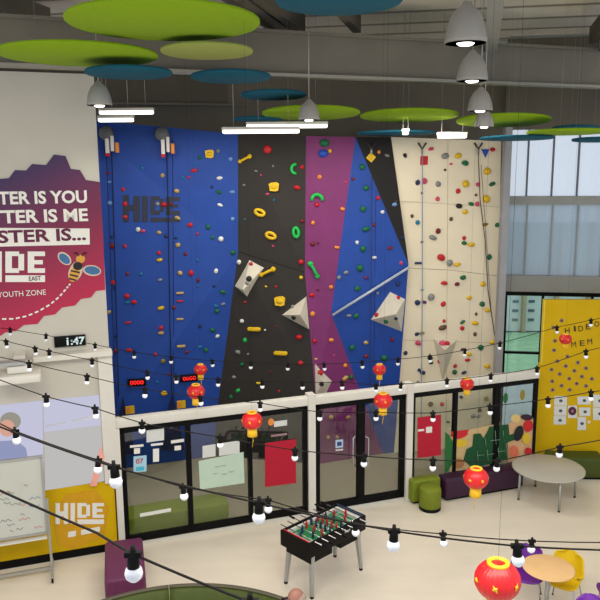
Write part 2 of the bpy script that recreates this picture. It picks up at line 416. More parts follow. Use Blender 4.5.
dv = Vector((math.sin(math.radians(14)), math.cos(math.radians(14)), 0))
for k, (px, py, z0, wd, mm) in enumerate(((48, 27, 8.56, 0.12, M_BEAM), (20, 27, 8.6, 0.2, M_BEAMD), (274, 33, 8.56, 0.07, M_BEAMD), (301, 33, 8.56, 0.16, M_BEAMD), (287, 33, 8.62, 0.2, M_BEAM), (357, 33, 8.56, 0.14, M_BEAMD), (491, 56, 8.20, 0.2, M_GRAY), (592, 44, 8.5, 0.12, M_BEAMD), (603, 52, 8.3, 0.14, M_FLANGE))):
    e = onz(px, py, z0); a = e - dv * 9
    c_ = (e + a) / 2
    MB().box((0, 0, 0.15), (wd, 9.0, 0.3)).build('trim_%d' % (16 + k), mm, loc=(c_.x, c_.y, z0), rot=-math.radians(14), kind='structure')

# ---------------------------------------------------------------- outside
b = MB().box((20, 26, -0.15), (70, 22, 0.2)); b.build('ground', mat('paving', (196, 206, 214), 0.8, 0.05, 1), kind='structure')
b = MB().box((20, 23.9, -0.04), (60, 6.4, 0.03)); tag(b.build('sports_pitch', mat('turf', (166, 214, 174), 0.9, 0.1, 3)), 'flat green sports pitch seen outside through the low window', 'pitch')
bt = thing('pale_building', 'pale building with dark window rows outside beyond the green pitch', 'building', (12, 30.2, 0))
MB().box((0, 0, 2.1), (20, 6, 4.2)).build('wall', mat('render_pale', (232, 244, 250), 0.8, 0.05, 1), bt)
for i in range(14):
    for j in range(4):
        MB().box((-6.2 + i * .62, -3.0, 0.45 + j * .36), (0.22, 0.08, 0.10)).build('window_strip', mat('outside_window', (84, 112, 130), 0.4, 0.1, 2), bt)
for i in range(6): MB().box((-5.9 + i * 1.24, -3.1, 2.1), (0.13, 0.2, 4.2)).build('pier', mat('brown_pier', (196, 180, 158), 0.7, 0.05, 2), bt)
MB().box((0, -3.06, 1.75), (20, 0.15, 0.35)).build('band', mat('band_green', (160, 190, 160), 0.8), bt)

# ================================================================= climbing wall
def V(x, y, Y): return ony(x, y, Y)
def G(x, y): return onz(x, y, 0.0)
cw = thing('climbing_wall', 'tall faceted indoor climbing wall in blue, charcoal, purple and cream', 'climbing wall', (0, 14.8, 0))
M_CB = mat('climb_blue', (18, 64, 150), 0.6, 0.08, 2.5)
M_CD = mat('climb_charcoal', (43, 39, 36), 0.75, 0.08, 2.5)
M_CK = mat('climb_black', (22, 19, 18), 0.75, 0.08, 2.5)
M_CP = mat('climb_purple', (118, 40, 100), 0.6, 0.06, 2.5)
M_CC = mat('climb_cream', (228, 215, 188), 0.7, 0.035, 1.5)
p_bd_t, p_bd_m, p_bd_b, p_bd_g = V(238, 134, 15.1), V(238, 254, 15.05), V(218.5, 400, 14.95), G(213, 456)
p_dp_t, p_dp_m, p_dp_l, p_dp_g = V(306, 136, 15.05), V(305, 272, 14.8), V(315.5, 398, 14.5), G(318, 464)
p_pd_t, p_pd_m, p_pd_g = V(355.5, 137, 15.05), V(331, 313, 14.85), G(383, 453.5)
p_j, p_jg = V(408.5, 264, 15.0), G(394, 452.5)
p_ct, p_rt, p_rg = V(391, 137, 15.1), V(501.0, 141, 15.45), G(496.5, 446)
p_at, p_ag = V(80, 119, 14.8), G(80, 474)
tris = []
def facet(name, label, m_, *polys):
    b = MB()
    for P in polys:
        fr = [p - cw.location for p in P]; k = len(fr)
        bk = [Vector((p.x, p.y + 0.35, p.z)) for p in fr]
        vs = [b.bm.verts.new(v) for v in fr + bk]
        tri = [(0, i, i+1) for i in range(1, k-1)]
        for t in tri:
            b.bm.faces.new([vs[i] for i in t]); b.bm.faces.new([vs[k+i] for i in t[::-1]])
            tris.append([P[i].copy() for i in t] + [name_key])
        for i in range(k): b.bm.faces.new([vs[i], vs[(i+1) % k], vs[k+(i+1) % k], vs[k+i]])
    o = b.build(name, m_, cw); o['label'] = label; return o
name_key = 'left blue panel'; facet('wall_panel', 'blue left panel', M_CB, [p_at, p_bd_t, p_bd_m, p_ag], [p_ag, p_bd_m, p_bd_b, p_bd_g])
name_key = 'charcoal panel'; facet('wall_panel', 'charcoal panel', M_CD, [p_bd_t, p_dp_t, p_dp_m, p_bd_m], [p_bd_m, p_dp_m, p_dp_l, p_bd_b], [p_bd_b, p_dp_l, p_dp_g, p_bd_g])
name_key = 'purple panel'; facet('wall_panel', 'purple panel', M_CP, [p_dp_t, p_pd_t, p_pd_m, p_dp_m], [p_dp_m, p_pd_m, p_dp_l], [p_dp_l, p_pd_m, p_pd_g, p_dp_g])
name_key = 'middle blue panel'; facet('wall_panel', 'blue middle panel', M_CB, [p_pd_t, p_j, p_pd_m], [p_pd_m, p_j, p_jg, p_pd_g])
name_key = 'black wedge panel'; facet('wall_panel', 'black triangular panel', M_CK, [p_pd_t, p_ct, p_j])
name_key = 'cream panel'; facet('wall_panel', 'cream panel', M_CC, [p_ct, p_rt, p_rg, p_jg, p_j])
tv = []; tf = []
for t in tris:
    tf.append((len(tv), len(tv)+1, len(tv)+2)); tv += t[:3]
bvh = BVHTree.FromPolygons(tv, tf)
def hit(x, y):
    d = ray(x, y).normalized(); loc, nor, idx, dist = bvh.ray_cast(EYE, d)
    if loc is None: return None
    if nor.dot(d) > 0: nor = -nor
    return loc, nor, tris[idx][3]
def on_wall_rot(nor):
    """local x to the right along the wall, local y into the wall, local z up"""
    y = -nor; x = Vector((0, 0, 1)).cross(-y).normalized() * 1.0
    x = y.cross(Vector((0, 0, 1))).normalized(); z = x.cross(y).normalized()
    return Matrix((x, y, z)).transposed()
def wall_empty_mat(o, loc, nor, off=0.0, rz=0.0):
    R = on_wall_rot(nor) @ Matrix.Rotation(rz, 3, 'Y')
    o.matrix_world = Matrix.Translation(loc + nor * off) @ R.to_4x4()
PX = 15.2 / FPX
def wall_line(pts, wd, name, m_, t=0.012, closed=False):
    P = [hit(*p) for p in pts]; vv = [p[0] + p[1] * t for p in P]
    c_ = vv[0]; b = MB().tube([v - c_ for v in vv], wd, 6)
    return b.build(name, m_, loc=c_)

# seams and panel joints of the climbing wall (children)
def joint(pts, r, m_):
    b = MB(); P = []
    for i in range(len(pts)-1):
        for k in range(6):
            t = k / 5; h_ = hit(pts[i][0] + (pts[i+1][0]-pts[i][0])*t, pts[i][1] + (pts[i+1][1]-pts[i][1])*t)
            if h_: P.append(h_[0] + h_[1] * 0.002 - cw.location)
    b.tube(P, r, 5); o = b.build('panel_joint', m_, cw); return o
M_JB = mat('joint_navy', (16, 34, 92), 0.7); M_JC = mat('joint_tan', (166, 150, 122), 0.7); M_JD = mat('joint_dark', (28, 25, 23), 0.7)
joint([(106, 140), (112, 300), (118, 440)], 0.008, M_JB); joint([(172.5, 140), (173.5, 300), (174, 440)], 0.008, M_JB)
joint([(396, 201), (500, 207)], 0.004, M_JC); joint([(410, 268), (450, 270), (499, 276)], 0.006, M_JC); joint([(402, 340), (497, 343)], 0.004, M_JC)
joint([(448, 140), (446, 440)], 0.004, M_JC); joint([(376, 190), (373, 440)], 0.006, M_JB); joint([(240, 252), (272, 262), (304, 272)], 0.008, M_JD)
joint([(399, 395), (430, 391), (496, 383)], 0.005, M_JC)

# painted lettering on the left blue panel
h0 = hit(152, 222); lg = thing('climbing_wall_logo', 'dark grey block lettering reading HIDE painted high on the left blue panel', 'logo')
wall_empty_mat(lg, h0[0], h0[1], 0.006)
inv = lg.matrix_world.inverted()
def lgp(x, y):
    h_ = hit(x, y); q = inv @ (h_[0] + h_[1] * 0.006); return (q.x, q.z)
M_LG = mat('logo_grey', (42, 46, 62), 0.7, 0.04, 8)
def quad(x0, y0, x1, y1): return [lgp(x0, y0), lgp(x1, y0), lgp(x1, y1), lgp(x0, y1)]
def lett(name, qs):
    b = MB()
    for q in qs: b.prism(q, -0.006, 0.0)
    b.build(name, M_LG, lg)
lett('letter_h', [quad(123, 195, 129, 222), quad(129.2, 205, 133.5, 211), quad(133.7, 196, 140, 222)])
lett('letter_i', [quad(142, 196, 148, 222)])
lett('letter_d', [quad(150.5, 196.3, 155, 215), quad(155, 196.3, 160, 200.5), quad(155, 210.5, 160, 215), quad(160, 199, 164, 212)])
lett('letter_e', [quad(166, 196.8, 171, 215), quad(171, 196.8, 180, 201), quad(171, 204, 178, 207.5), quad(171, 211, 180, 215)])
lett('underline', [quad(150.5, 217.5, 180, 222)])

# ---------------------------------------------------------------- holds
HC = {'red': (190, 22, 34), 'darkred': (112, 22, 34), 'pink': (205, 66, 104), 'yellow': (222, 180, 16), 'tan': (188, 156, 92),
      'green': (14, 100, 58), 'brightgreen': (24, 178, 76), 'teal': (16, 112, 150), 'navy': (26, 44, 86), 'blue': (24, 72, 176), 'lightblue': (108, 152, 200),
      'grey': (132, 134, 132), 'white': (222, 222, 214), 'orange': (226, 138, 58), 'brown': (96, 66, 48), 'black': (30, 30, 30), 'purple': (92, 38, 96), 'olive': (140, 124, 28)}
WORD = {'darkred': 'dark red', 'brightgreen': 'bright green', 'lightblue': 'light blue', 'navy': 'navy blue'}
def hm(c_): return mat('hold_' + c_, HC[c_], 0.5, 0.08, 25)
HOLDS = '''
darkred 108 173|lightblue 109.5 182 3|lightblue 110 203 4.5|red 123 189.5 4|red 125 204 5|red 125 217 4.5|teal 142 168 3.5|tan 162.5 175.5 4.5|tan 176.7 191 5
red 164 204.5 5.5|grey 157.5 204 4|darkred 171 204 4|tan 177.5 218 5|white 138 229.5 5|pink 143 231 4|tan 159 232.5 4|navy 166 236 4|tan 178 245 5|darkred 112.5 246 6|navy 112 237 3
red 125 246 4|red 159 253 4|yellow 159.5 260 5|darkred 185.5 254 4|teal 197.5 260 3|grey 218 151 4|green 200 157.5 4|teal 194 150 2.5|teal 194 164 2.5|red 194 170.5 5
red 189 177.5 3|teal 182.5 177.5 3|lightblue 230.5 159 4|white 219.5 178 5|green 219 192 5|navy 212 187 3|lightblue 232 192 4.5|white 220 205 4.5|lightblue 232.5 219 4.5
red 190 225 5|green 208 227 5|red 197.5 234 3|green 212.5 237.5 4|white 221 239 5.5|green 233 252.5 5.5|red 113 282.5 5|navy 114.5 288 3|darkred 127.5 274 4|teal 141 274 3.5
grey 160 280 4|tan 180 273 5|red 191 273 6|darkred 198 280 4|white 216 271 5|teal 197.5 286 3|navy 214 286 3|green 223 292 5.5|red 127 296 5.5|red 134 302 5|teal 127 302.5 4
tan 180 293 7 bar|red 180 301 6 bar|darkred 174 307.5 4|yellow 161 308 5.5|teal 216 306 4|green 217 311 5|grey 223 304 4|tan 109 312 4|tan 180 319 6.5 bar|red 128 322.5 6 bar
red 161 328 5|tan 161 333 5|navy 200 326 4|green 212.5 330 5|white 217.5 336 4|navy 116 336 3|darkred 116 351 5|red 129 350 5.5|red 155.5 354.5 4|tan 181 346 8 bar|darkred 187 352 4
green 206 350 5|teal 200 347 4|olive 163 361 5|tan 176 379 5|yellow 164 393 6|teal 157 382 3|darkred 169 374 3|navy 114 365 3|navy 176 238 3
pink 261 175 2|grey 273 166 2.5|grey 244 185 2.5|red 297 187.5 6|pink 267.5 194 3|teal 274 200 2.5|darkred 302 221 4.5|red 302 167 4.5|red 301 262 5.5|teal 245 219 2|pink 273 246 2.5
white 239 262 5|yellow 301 277.5 4|yellow 266 286.5 2.5|red 276 286.5 2.5|red 245 302 3|white 242 321 4.5|brightgreen 245 340 5|grey 238 352 5|red 299 337 6|red 300.5 363 5.5|red 305 316 6
green 242 364.5 4.5|yellow 260 383 7 bar|grey 234 377 4|brightgreen 238 390.5 4.5|green 231 397 5|darkred 276 326 2|darkred 270 372 2.5|red 279 391 2.5|white 265 330 2|grey 248 354 2.5
yellow 330 151 4|orange 319.5 177 5|red 317 204.8 5|orange 342.5 209 4.5|pink 346 182 3|orange 313 223 4.5|darkred 312.5 244 5|darkred 318 243 3|orange 337 247.5 4.5
red 312 295 5|orange 312.5 314 5.5|orange 331 287 4.5|darkred 318 290 3|red 314.5 341 5|orange 331 340 5|orange 345 365.5 5|tan 345 378 6|green 351 377 5.5|tan 316 359 3|pink 334 355 2
grey 346 272.5 4.5|grey 339 277.5 4.5|green 357.5 289 5.5|green 356 316 6|grey 349 315.5 4.5|green 352 347.5 6.5|tan 366 342.5 4.5|darkred 366 356 5
green 362.5 167 6|green 366 188 6|green 363 209 6.5|green 366 229 6.5|green 363 249 6.5|green 360 268 7|red 378 198 4.5|darkred 374 225 4|white 382.5 212 4|white 357 242.5 4|darkred 390 248 4.5
white 374.5 257.5 4|pink 401 263 4|darkred 353 179 3.5|purple 366 277.5 4.5|navy 398 284 5|grey 377.5 293 3.5|darkred 392 339.5 4.5|green 384 358 7
orange 379 152 3.5|grey 387 155.5 4|lightblue 394.5 204.5 4.5|navy 402 237.5 3.5
black 405 155.5 4.5|pink 431 149 5|grey 445 156 7|yellow 458 156 6.5|green 465 163 6.5|pink 451 164 3|brown 445 170 3|navy 417.5 182.5 5.5|pink 424.5 181 6|grey 438 184 6|red 458 191 5.5
yellow 465.5 184 7.5|pink 477.5 184.5 4.5|red 492.5 149.5 5|yellow 487 171 7.5|green 492 184 6|yellow 486 199 8|pink 437.5 199 5|green 471 204 5.5|pink 477 204 5|black 459 206 6|yellow 465 212 5.5
brown 412 216 4|teal 417.5 222.5 5|brown 451 219 4.5|darkred 438 231 6|grey 432.5 237.5 7|red 464 238 4.5|green 464 243 5|yellow 471 244.5 6.5|olive 485 224.5 5|green 497 225 5|green 489 257 6
red 441 257.5 8|navy 418 263 7 bar|grey 449.5 263 7|yellow 457 264.5 6|brown 422 242 3|brown 422 193 3|brown 476 195 3
green 463 277.5 6|red 444 283 6|darkred 457 284 5|yellow 482.5 284 6|yellow 469 297.5 5|green 482 304 6|yellow 487 310 6|grey 431 297 7.5|navy 417.5 302.5 6|purple 424 302 5|red 443 304 6
red 444 321 4|brown 442.5 327.5 7.5|green 462.5 322 5|red 462 328 5|yellow 475 323 6.5|brown 475 334 4.5|navy 417 334 4.5|olive 422 333 4.5|pink 418 343 6|navy 405.5 353 5|purple 462.5 349.5 4
yellow 469 354 5.5|red 467.5 360 5|green 480.5 347.5 6.5|yellow 493 342 6|black 430 358 5|black 431 363 4|red 439.5 361 5.5|red 455 366 4.5|green 454.5 372 5.5|navy 464 372.5 5|yellow 487 366 6
navy 422.5 372.5 5.5|brown 418 382.5 4|navy 419 370 4|brown 476 314 3.5|grey 422 290 3
brown 430.5 404 6|red 442 404 5|navy 461 397 4|olive 486 398.5 5.5|brown 479.5 410 5|grey 473 416 5|grey 478.5 416 4.5|brown 448 422 3.5|tan 331 417 5|tan 348 417 5|tan 328 437 4|tan 337 437 4
yellow 209.5 154 9 block|yellow 245 159 11 bone|red 267.5 149.5 8 disc|brightgreen 296 169 11 crescent|yellow 274 187 10 block|yellow 260 212.5 12 donut|yellow 271 235.5 12 donut|brightgreen 296 232.5 12 donutv
green 324.5 143 10 dome|blue 323 153.5 10 dome|brightgreen 317 200 13 arch|brightgreen 313.5 270 14 bonev|yellow 267.5 272 13 bone|yellow 280 301 11 block|yellow 254.5 329 13 bar|yellow 281 353 13 bar
yellow 371 157.5 9 tagd|red 424 160.5 9 tag|blue 485 153 8 tri|grey 256 171 2.5|green 357 288 5'''
SHAPE = {'b': 'hold', 'bar': 'bar-shaped hold', 'block': 'square block hold', 'bone': 'bone-shaped hold', 'bonev': 'upright bone-shaped hold', 'disc': 'round disc hold', 'crescent': 'crescent hold',
         'donut': 'ring-shaped hold', 'donutv': 'upright ring-shaped hold', 'dome': 'domed hold', 'arch': 'arch-shaped hold', 'tagd': 'diamond tag', 'tag': 'square tag', 'tri': 'triangular hold'}
def hold_mesh(ty, r, c_):
    b = MB()
    if ty in ('b', 'b2', 'b3'):
        k = random.choice([(1.15, 0.75, 0.85), (0.9, 0.7, 1.0), (1.25, 0.7, 0.7), (1, 0.8, 0.95)])
        b.ball((0, -0.25*r, 0), r, k, 2, 0.10)
        b.ball((0.25*r, -0.5*r, 0.3*r), r*0.55, (1.1, 0.8, 0.7), 1, 0.08)
        b.lathe([(0.16*r, -0.02*r), (0.22*r, 0.04*r), (0.1*r, 0.06*r)], (0, -0.98*r, 0), 8, M=Matrix.Rotation(PI/2, 3, 'X'))
    elif ty == 'bar': b.box((0, -0.25*r, 0), (2*r, 0.5*r, 0.62*r), bevel=0.13*r, seg=2); b.ball((-0.8*r, -0.3*r, -0.02*r), 0.34*r, (1, 1, 1), 1); b.ball((0.8*r, -0.3*r, 0), 0.34*r, (1, 1, 1), 1)
    elif ty == 'block':
        b.prism([(-r, 0.55*r), (-0.5*r, 0.8*r), (0.55*r, 0.9*r), (r, 0.6*r), (0.85*r, -0.7*r), (0.3*r, -0.9*r), (-0.8*r, -0.75*r), (-0.9*r, 0)], -0.6*r, 0); b.ball((0, -0.6*r, 0), 0.5*r, (1.2, 0.5, 0.9), 2)
    elif ty in ('bone', 'bonev'):
        a = 0.45 if ty == 'bone' else 2.05
        p = Vector((math.cos(a), 0, math.sin(a))) * r
        b.tube([(-p.x, -0.3*r, -p.z), (-p.x*0.5, -0.35*r, -p.z*0.5), (0, -0.4*r, 0), (p.x*0.5, -0.35*r, p.z*0.5), (p.x, -0.3*r, p.z)], 0.22*r, 8)
        b.ball((-p.x, -0.25*r, -p.z), 0.36*r, (1, 0.8, 1), 2, 0.05); b.ball((p.x, -0.25*r, p.z), 0.42*r, (1, 0.8, 1), 2, 0.05)
    elif ty == 'disc': b.lathe([(r, 0), (r, 0.25*r), (0.75*r, 0.5*r), (0.2*r, 0.58*r), (0, 0.58*r)], (0, 0, 0), 20, M=Matrix.Rotation(PI/2, 3, 'X'))
    elif ty in ('donut', 'donutv'):
        M_ = Matrix.Rotation(0.35 if ty == 'donut' else 1.45, 3, 'Y')
        b.tube([M_ @ Vector((0.78*r*math.cos(t), -0.25*r, 0.42*r*math.sin(t))) for t in [2*PI*i/18 for i in range(18)]], 0.27*r, 8, closed=True)
    elif ty in ('arch', 'crescent'):
        rot = PI/2 if ty == 'arch' else PI
        b.tube([Vector((0.8*r*math.cos(t), -0.3*r, 0.8*r*math.sin(t))) for t in [rot - 1.45 + 2.9*i/12 for i in range(13)]], 0.27*r, 8)
        b.ball((0.8*r*math.cos(rot-1.45), -0.3*r, 0.8*r*math.sin(rot-1.45)), 0.3*r, (1, 1, 1), 1); b.ball((0.8*r*math.cos(rot+1.45), -0.3*r, 0.8*r*math.sin(rot+1.45)), 0.3*r, (1, 1, 1), 1)
    elif ty == 'dome': b.ball((0, -0.1*r, 0), r, (1, 0.65, 0.8), 2, 0.02)
    elif ty == 'tag': b.box((0, -0.08*r, 0), (1.7*r, 0.16*r, 1.9*r), bevel=0.04*r)
    elif ty == 'tagd': b.box((0, -0.08*r, 0), (1.55*r, 0.16*r, 1.55*r), bevel=0.04*r, M=Matrix.Rotation(0.7, 3, 'Y')); b.ball((0, -0.16*r, 0), 0.35*r, (1, 0.4, 1), 1)
    elif ty == 'tri': b.prism([(-r, 0.9*r), (r, 0.9*r), (0.1*r, -1.1*r)], -0.4*r, 0)
    return b
hl = []
for it in HOLDS.replace('\n', '|').split('|'):
    q = it.split()
    if len(q) < 3: continue
    col, x, y = q[0], float(q[1]), float(q[2]); sz = float(q[3]) if len(q) > 3 else 3.5; ty = q[4] if len(q) > 4 else 'b'
    h_ = hit(x, y)
    if not h_: print('miss', it); continue
    hl.append([col, ty, sz, h_])
rank = {}
for e in sorted(hl, key=lambda e: -e[3][0].z):
    k = (e[0], e[3][2]); rank.setdefault(k, []).append(e)
ORD = ['first', 'second', 'third', 'fourth', 'fifth', 'sixth', 'seventh', 'eighth', 'ninth', 'tenth', 'eleventh', 'twelfth', 'thirteenth', 'fourteenth', 'fifteenth', 'sixteenth', 'seventeenth', 'eighteenth', 'nineteenth', 'twentieth', 'twenty-first', 'twenty-second', 'twenty-third', 'twenty-fourth', 'twenty-fifth']
for (col, pan), L in rank.items():
    for i, e in enumerate(L):
        ty, sz, (loc, nor, _) = e[1], e[2], e[3]
        nm = 'wall_tag' if ty in ('tag', 'tagd') else 'climbing_hold'
        o = hold_mesh(ty, sz * PX / 2, col).build(nm, hm(col))
        wall_empty_mat(o, loc, nor, -0.004, random.uniform(-0.5, 0.5) if ty == 'b' else 0)
        cw_ = WORD.get(col, col); size = 'tiny' if sz < 3.2 else 'small' if sz < 5 else 'medium' if sz < 7.5 else 'large'
        sh = SHAPE[ty]
        if len(L) == 1: lb = '%s %s climbing %s, the only one so coloured on the %s' % (size, cw_, sh, pan)
        else:
            wh = ORD[i] + ' from the top' if i <= len(L) / 2 or i < 3 else ((ORD[len(L)-1-i] + ' from the bottom') if i < len(L)-1 else 'lowest')
            lb = '%s %s %s, %s of its colour, %s' % (size, cw_, sh, wh, pan)
        tag(o, lb, 'climbing hold', 'climbing holds on the ' + pan)

# ---------------------------------------------------------------- pale volumes
M_VOL = mat('volume_ply', (208, 200, 182), 0.7, 0.04, 5); M_VOLS = mat('volume_holdred', (190, 20, 36), 0.5)
def volume(label, outline, apex, h_apex, holds):
    base = [hit(*p) for p in outline]; c_ = sum((q[0] for q in base), Vector()) / len(base)
    a = hit(*apex); ap = dep(apex[0], apex[1], 1) - EYE
    pa_ = EYE + ap * ((a[0] - EYE).length / ap.length) - (a[0] - EYE).normalized() * h_apex
    r = thing('climbing_volume', label, 'climbing volume', c_, 0, 'pale climbing volumes')
    b = MB(); vs = [b.bm.verts.new(q[0] - c_ - q[1] * 0.01) for q in base]; v = b.bm.verts.new(pa_ - c_)
    k = len(vs)
    for i in range(k): b.bm.faces.new([vs[i], vs[(i+1) % k], v])
    b.bm.faces.new(vs[::-1]); b.build('shell', M_VOL, r)
    b2 = bmesh.new()
    fv = [q[0] - q[1]*0.01 for q in base] + [pa_]
    bv = BVHTree.FromPolygons(fv, [(i, (i+1) % k, k) for i in range(k)])
    for (x, y, s_, cc) in holds:
        d = ray(x, y).normalized(); loc, nor, idx, dist = bv.ray_cast(EYE, d)
        if loc is None: continue
        if nor.dot(d) > 0: nor = -nor
        MB().ball((0, 0, 0), s_ * PX / 2, (1, 0.8, 1), 2, 0.08).build('grip', hm(cc), r, loc=loc - c_ + nor * 0.01)
volume('pale diamond volume with dark markings on the upper left of the charcoal panel', [(249.5, 259), (264.5, 267), (247, 297), (234.5, 286)], (243, 290), 0.30, [(251, 264, 4, 'red'), (249, 279, 6, 'black'), (247, 283, 4, 'grey')])
volume('pale triangular volume jutting across the charcoal and purple panel edge', [(306.5, 296), (309.5, 330), (281.5, 315)], (300, 315), 0.35, [(293, 307, 4, 'grey'), (294, 317, 5, 'black')])
volume('pale pointed volume with a red grip low on the purple panel', [(314.5, 362), (332.5, 381), (326, 395), (315.5, 394)], (323, 384), 0.22, [(320, 373, 6, 'red'), (322, 384, 5, 'black')])
volume('large pale wedge volume on the right side of the middle blue panel', [(370.5, 320), (390, 291.5), (405.5, 299), (402, 332)], (396, 314), 0.45, [(398, 298, 4, 'red'), (377, 315, 4.5, 'red'), (396, 318, 4, 'navy'), (386, 321, 5, 'green')])
volume('pale inverted pyramid volume low on the cream panel', [(433, 338), (457.5, 340), (442.5, 382)], (445, 350), 0.40, [(442, 344, 7, 'pink'), (447, 344, 6, 'red')])

# white bar across the blue panel
a, b_ = hit(332, 314.5), hit(408, 267)
pA, pB = a[0] + a[1]*0.06, b_[0] + b_[1]*0.06
bb = MB().cyl((0, 0, 0), pB - pA, 0.028, n=10); tag(bb.build('brace_pole', mat('pole_pale', (172, 182, 196), 0.4), loc=pA), 'long pale slanting pole fixed across the middle blue panel', 'pole')

# ropes and anchors
M_ROPE1 = mat('rope_blue', (128, 150, 176), 0.8); M_ROPE2 = mat('rope_dark', (52, 52, 56), 0.8)
def rope(label, pts, m_, r=0.014, off=0.06):
    P = []
    for i in range(len(pts)-1):
        for k in range(5 if i < len(pts)-2 else 6):
            t = k / 5; h_ = hit(pts[i][0] + (pts[i+1][0]-pts[i][0])*t, pts[i][1] + (pts[i+1][1]-pts[i][1])*t)
            P.append(h_[0] + h_[1] * off)
    c_ = P[-1]; tag(MB().tube([p - c_ for p in P], r, 6).build('climbing_rope', m_, loc=c_), label, 'rope')
rope('pale blue climbing rope hanging down the left of the cream panel', [(421.5, 150), (421.5, 300), (420, 445)], M_ROPE1, .01)
rope('dark climbing rope hanging down the right of the cream panel', [(477, 150), (479, 200), (484, 240), (487, 290), (495, 345)], M_ROPE2, .009)
rope('thin dark rope running close beside the right-hand cream panel edge', [(480, 165), (486, 250), (490, 310), (496, 350)], M_ROPE2, 0.005)
rope('thin dark rope hanging down the middle of the middle blue panel', [(371.5, 175), (371, 260), (370, 330), (369, 440)], M_ROPE2, 0.006)
for x, y, lb in ((421.5, 150, 'forked rope anchor at the top left of the cream panel'), (477.5, 150, 'forked rope anchor at the top right of the cream panel'), (371, 150, 'forked rope anchor over the yellow diamond tag on the black panel')):
    h_ = hit(x, y); P = [hit(x-4, y-7), hit(x, y-1), hit(x+4, y-7), hit(x, y+4)]
    c_ = h_[0] + h_[1]*0.05; q = [p[0] + p[1]*0.05 - c_ for p in P]
    r = thing('rope_anchor', lb, 'anchor', c_, 0, 'rope anchors on the climbing wall')
    MB().tube([q[0], q[1], q[2]], 0.02, 6).build('sling', M_ROPE2, r); MB().tube([q[1], q[3]], 0.022, 6).build('karabiner', M_STEEL, r)

# auto belays with webbing
def autobelay(x, y, lb, sx2, ye):
    h_ = hit(x, y); c_ = h_[0] + h_[1] * 0.18
    r = thing('auto_belay', lb, 'auto belay', c_, 0, 'auto belays')
    MB().lathe([(0.0, -0.1), (0.10, -0.1), (0.14, -0.05), (0.14, 0.05), (0.10, 0.1), (0, 0.1)], (0, 0, 0.06), 20, M=Matrix.Rotation(PI/2, 3, 'X')).build('casing', mat('belay_case', (96, 98, 100), 0.5), r)
    MB().box((0, 0.1, 0.08), (0.06, 0.16, 0.06)).build('bracket', M_STEEL, r)
    MB().box((0.02, -0.05, -0.16), (0.07, 0.08, 0.34), bevel=0.01).build('label_tube', M_WHITE, r)
    o = MB().box((0.12, -0.05, -0.14), (0.06, 0.08, 0.30), bevel=0.01).build('label_tube', M_WHITE, r)
    MB().box((0.02, -0.05, -0.36), (0.07, 0.085, 0.06)).build('red_tip', hm('red'), r)
    MB().box((0.21, -0.04, -0.22), (0.07, 0.07, 0.20), bevel=0.01).build('red_tip', hm('orange'), r)
    P = []
    for k in range(9):
        q = hit(x + 4 + (sx2 - x - 4) * k / 8, y + 4 + (ye - y - 4) * k / 8); P.append(q[0] + q[1]*0.10 - c_)
    MB().tube(P, 0.012, 5).build('webbing', M_JB if 0 else mat('webbing', (14, 20, 44), 0.8), r)
autobelay(108, 137, 'grey auto belay at the top left corner of the left blue panel', 119, 395)
autobelay(163, 138, 'grey auto belay at the top middle of the left blue panel', 171, 392)
# belay gates with orange notice, and speed timers
for (x, yt, yb, xs_, ys_, lb) in ((122, 392, 452, 129, 406, 'left of the two'), (171, 390, 448, 180, 401.5, 'right of the two')):
    h_ = hit(x, yb); r = thing('belay_gate', 'navy triangular belay gate mat with orange notice, ' + lb, 'belay gate', h_[0] + h_[1]*0.05, 0, 'belay gates')
    wall_empty_mat(r, h_[0], h_[1], 0.05); iv = r.matrix_world.inverted()
    q = [iv @ hit(*p)[0] for p in ((x, yt), (x+13, yb), (x-11, yb))]
    MB().prism([(p.x, p.z) for p in q], -0.05, 0).build('mat_board', mat('gate_navy', (14, 22, 66), 0.7), r)
    q = iv @ hit(xs_, ys_)[0]
    MB().box((q.x, -0.07, q.z), (0.18, 0.02, 0.17)).build('notice', hm('yellow'), r)
    MB().box((q.x - 0.04, -0.085, q.z), (0.07, 0.01, 0.13)).build('notice_print', hm('orange'), r)
M_LED = emit('led_red', (255, 40, 40), 1.6)
for (x, y, lb) in ((137, 382, 'black timer display with red digits, left of the red lanterns'), (189, 377.5, 'black timer display with red digits behind the red lanterns')):
    h_ = hit(x, y); r = thing('speed_timer', lb, 'timer', (0, 0, 0), 0, 'speed climbing timers'); wall_empty_mat(r, h_[0], h_[1], 0.03)
    MB().box((0, 0, 0), (0.38, 0.06, 0.15), bevel=0.008).build('case', M_BLACK, r)
    text_mesh('0000', 0.28, 0.085, 0.004, 'digits', M_LED, r, 0.02, 0, (-0.14, -0.031, -0.042))

# ================================================================= white wall graphics
def mural_mat():
    m = bpy.data.materials.new('mural_gradient'); m.use_nodes = True; n = m.node_tree; b = n.nodes['Principled BSDF']; b.inputs['Roughness'].default_value = 0.6
    t = n.nodes.new('ShaderNodeTexCoord'); mp = n.nodes.new('ShaderNodeMapping'); mp.inputs['Rotation'].default_value = (0, 0.42, 0)
    s_ = n.nodes.new('ShaderNodeSeparateXYZ'); r = n.nodes.new('ShaderNodeMapRange'); r.inputs[1].default_value = 2.35; r.inputs[2].default_value = 0.2
    c_ = n.nodes.new('ShaderNodeValToRGB'); e = c_.color_ramp.elements
    e[0].color = lin((58, 32, 82)); e[1].color = lin((178, 20, 66)); x = e.new(0.45); x.color = lin((112, 20, 62))
    n.links.new(t.outputs['Object'], mp.inputs[0]); n.links.new(mp.outputs[0], s_.inputs[0]); n.links.new(s_.outputs[2], r.inputs[0]); n.links.new(r.outputs[0], c_.inputs[0]); n.links.new(c_.outputs[0], b.inputs['Base Color'])
    return m
mo = (W1.px(45, 330)[0], W1.px(45, 337)[1])
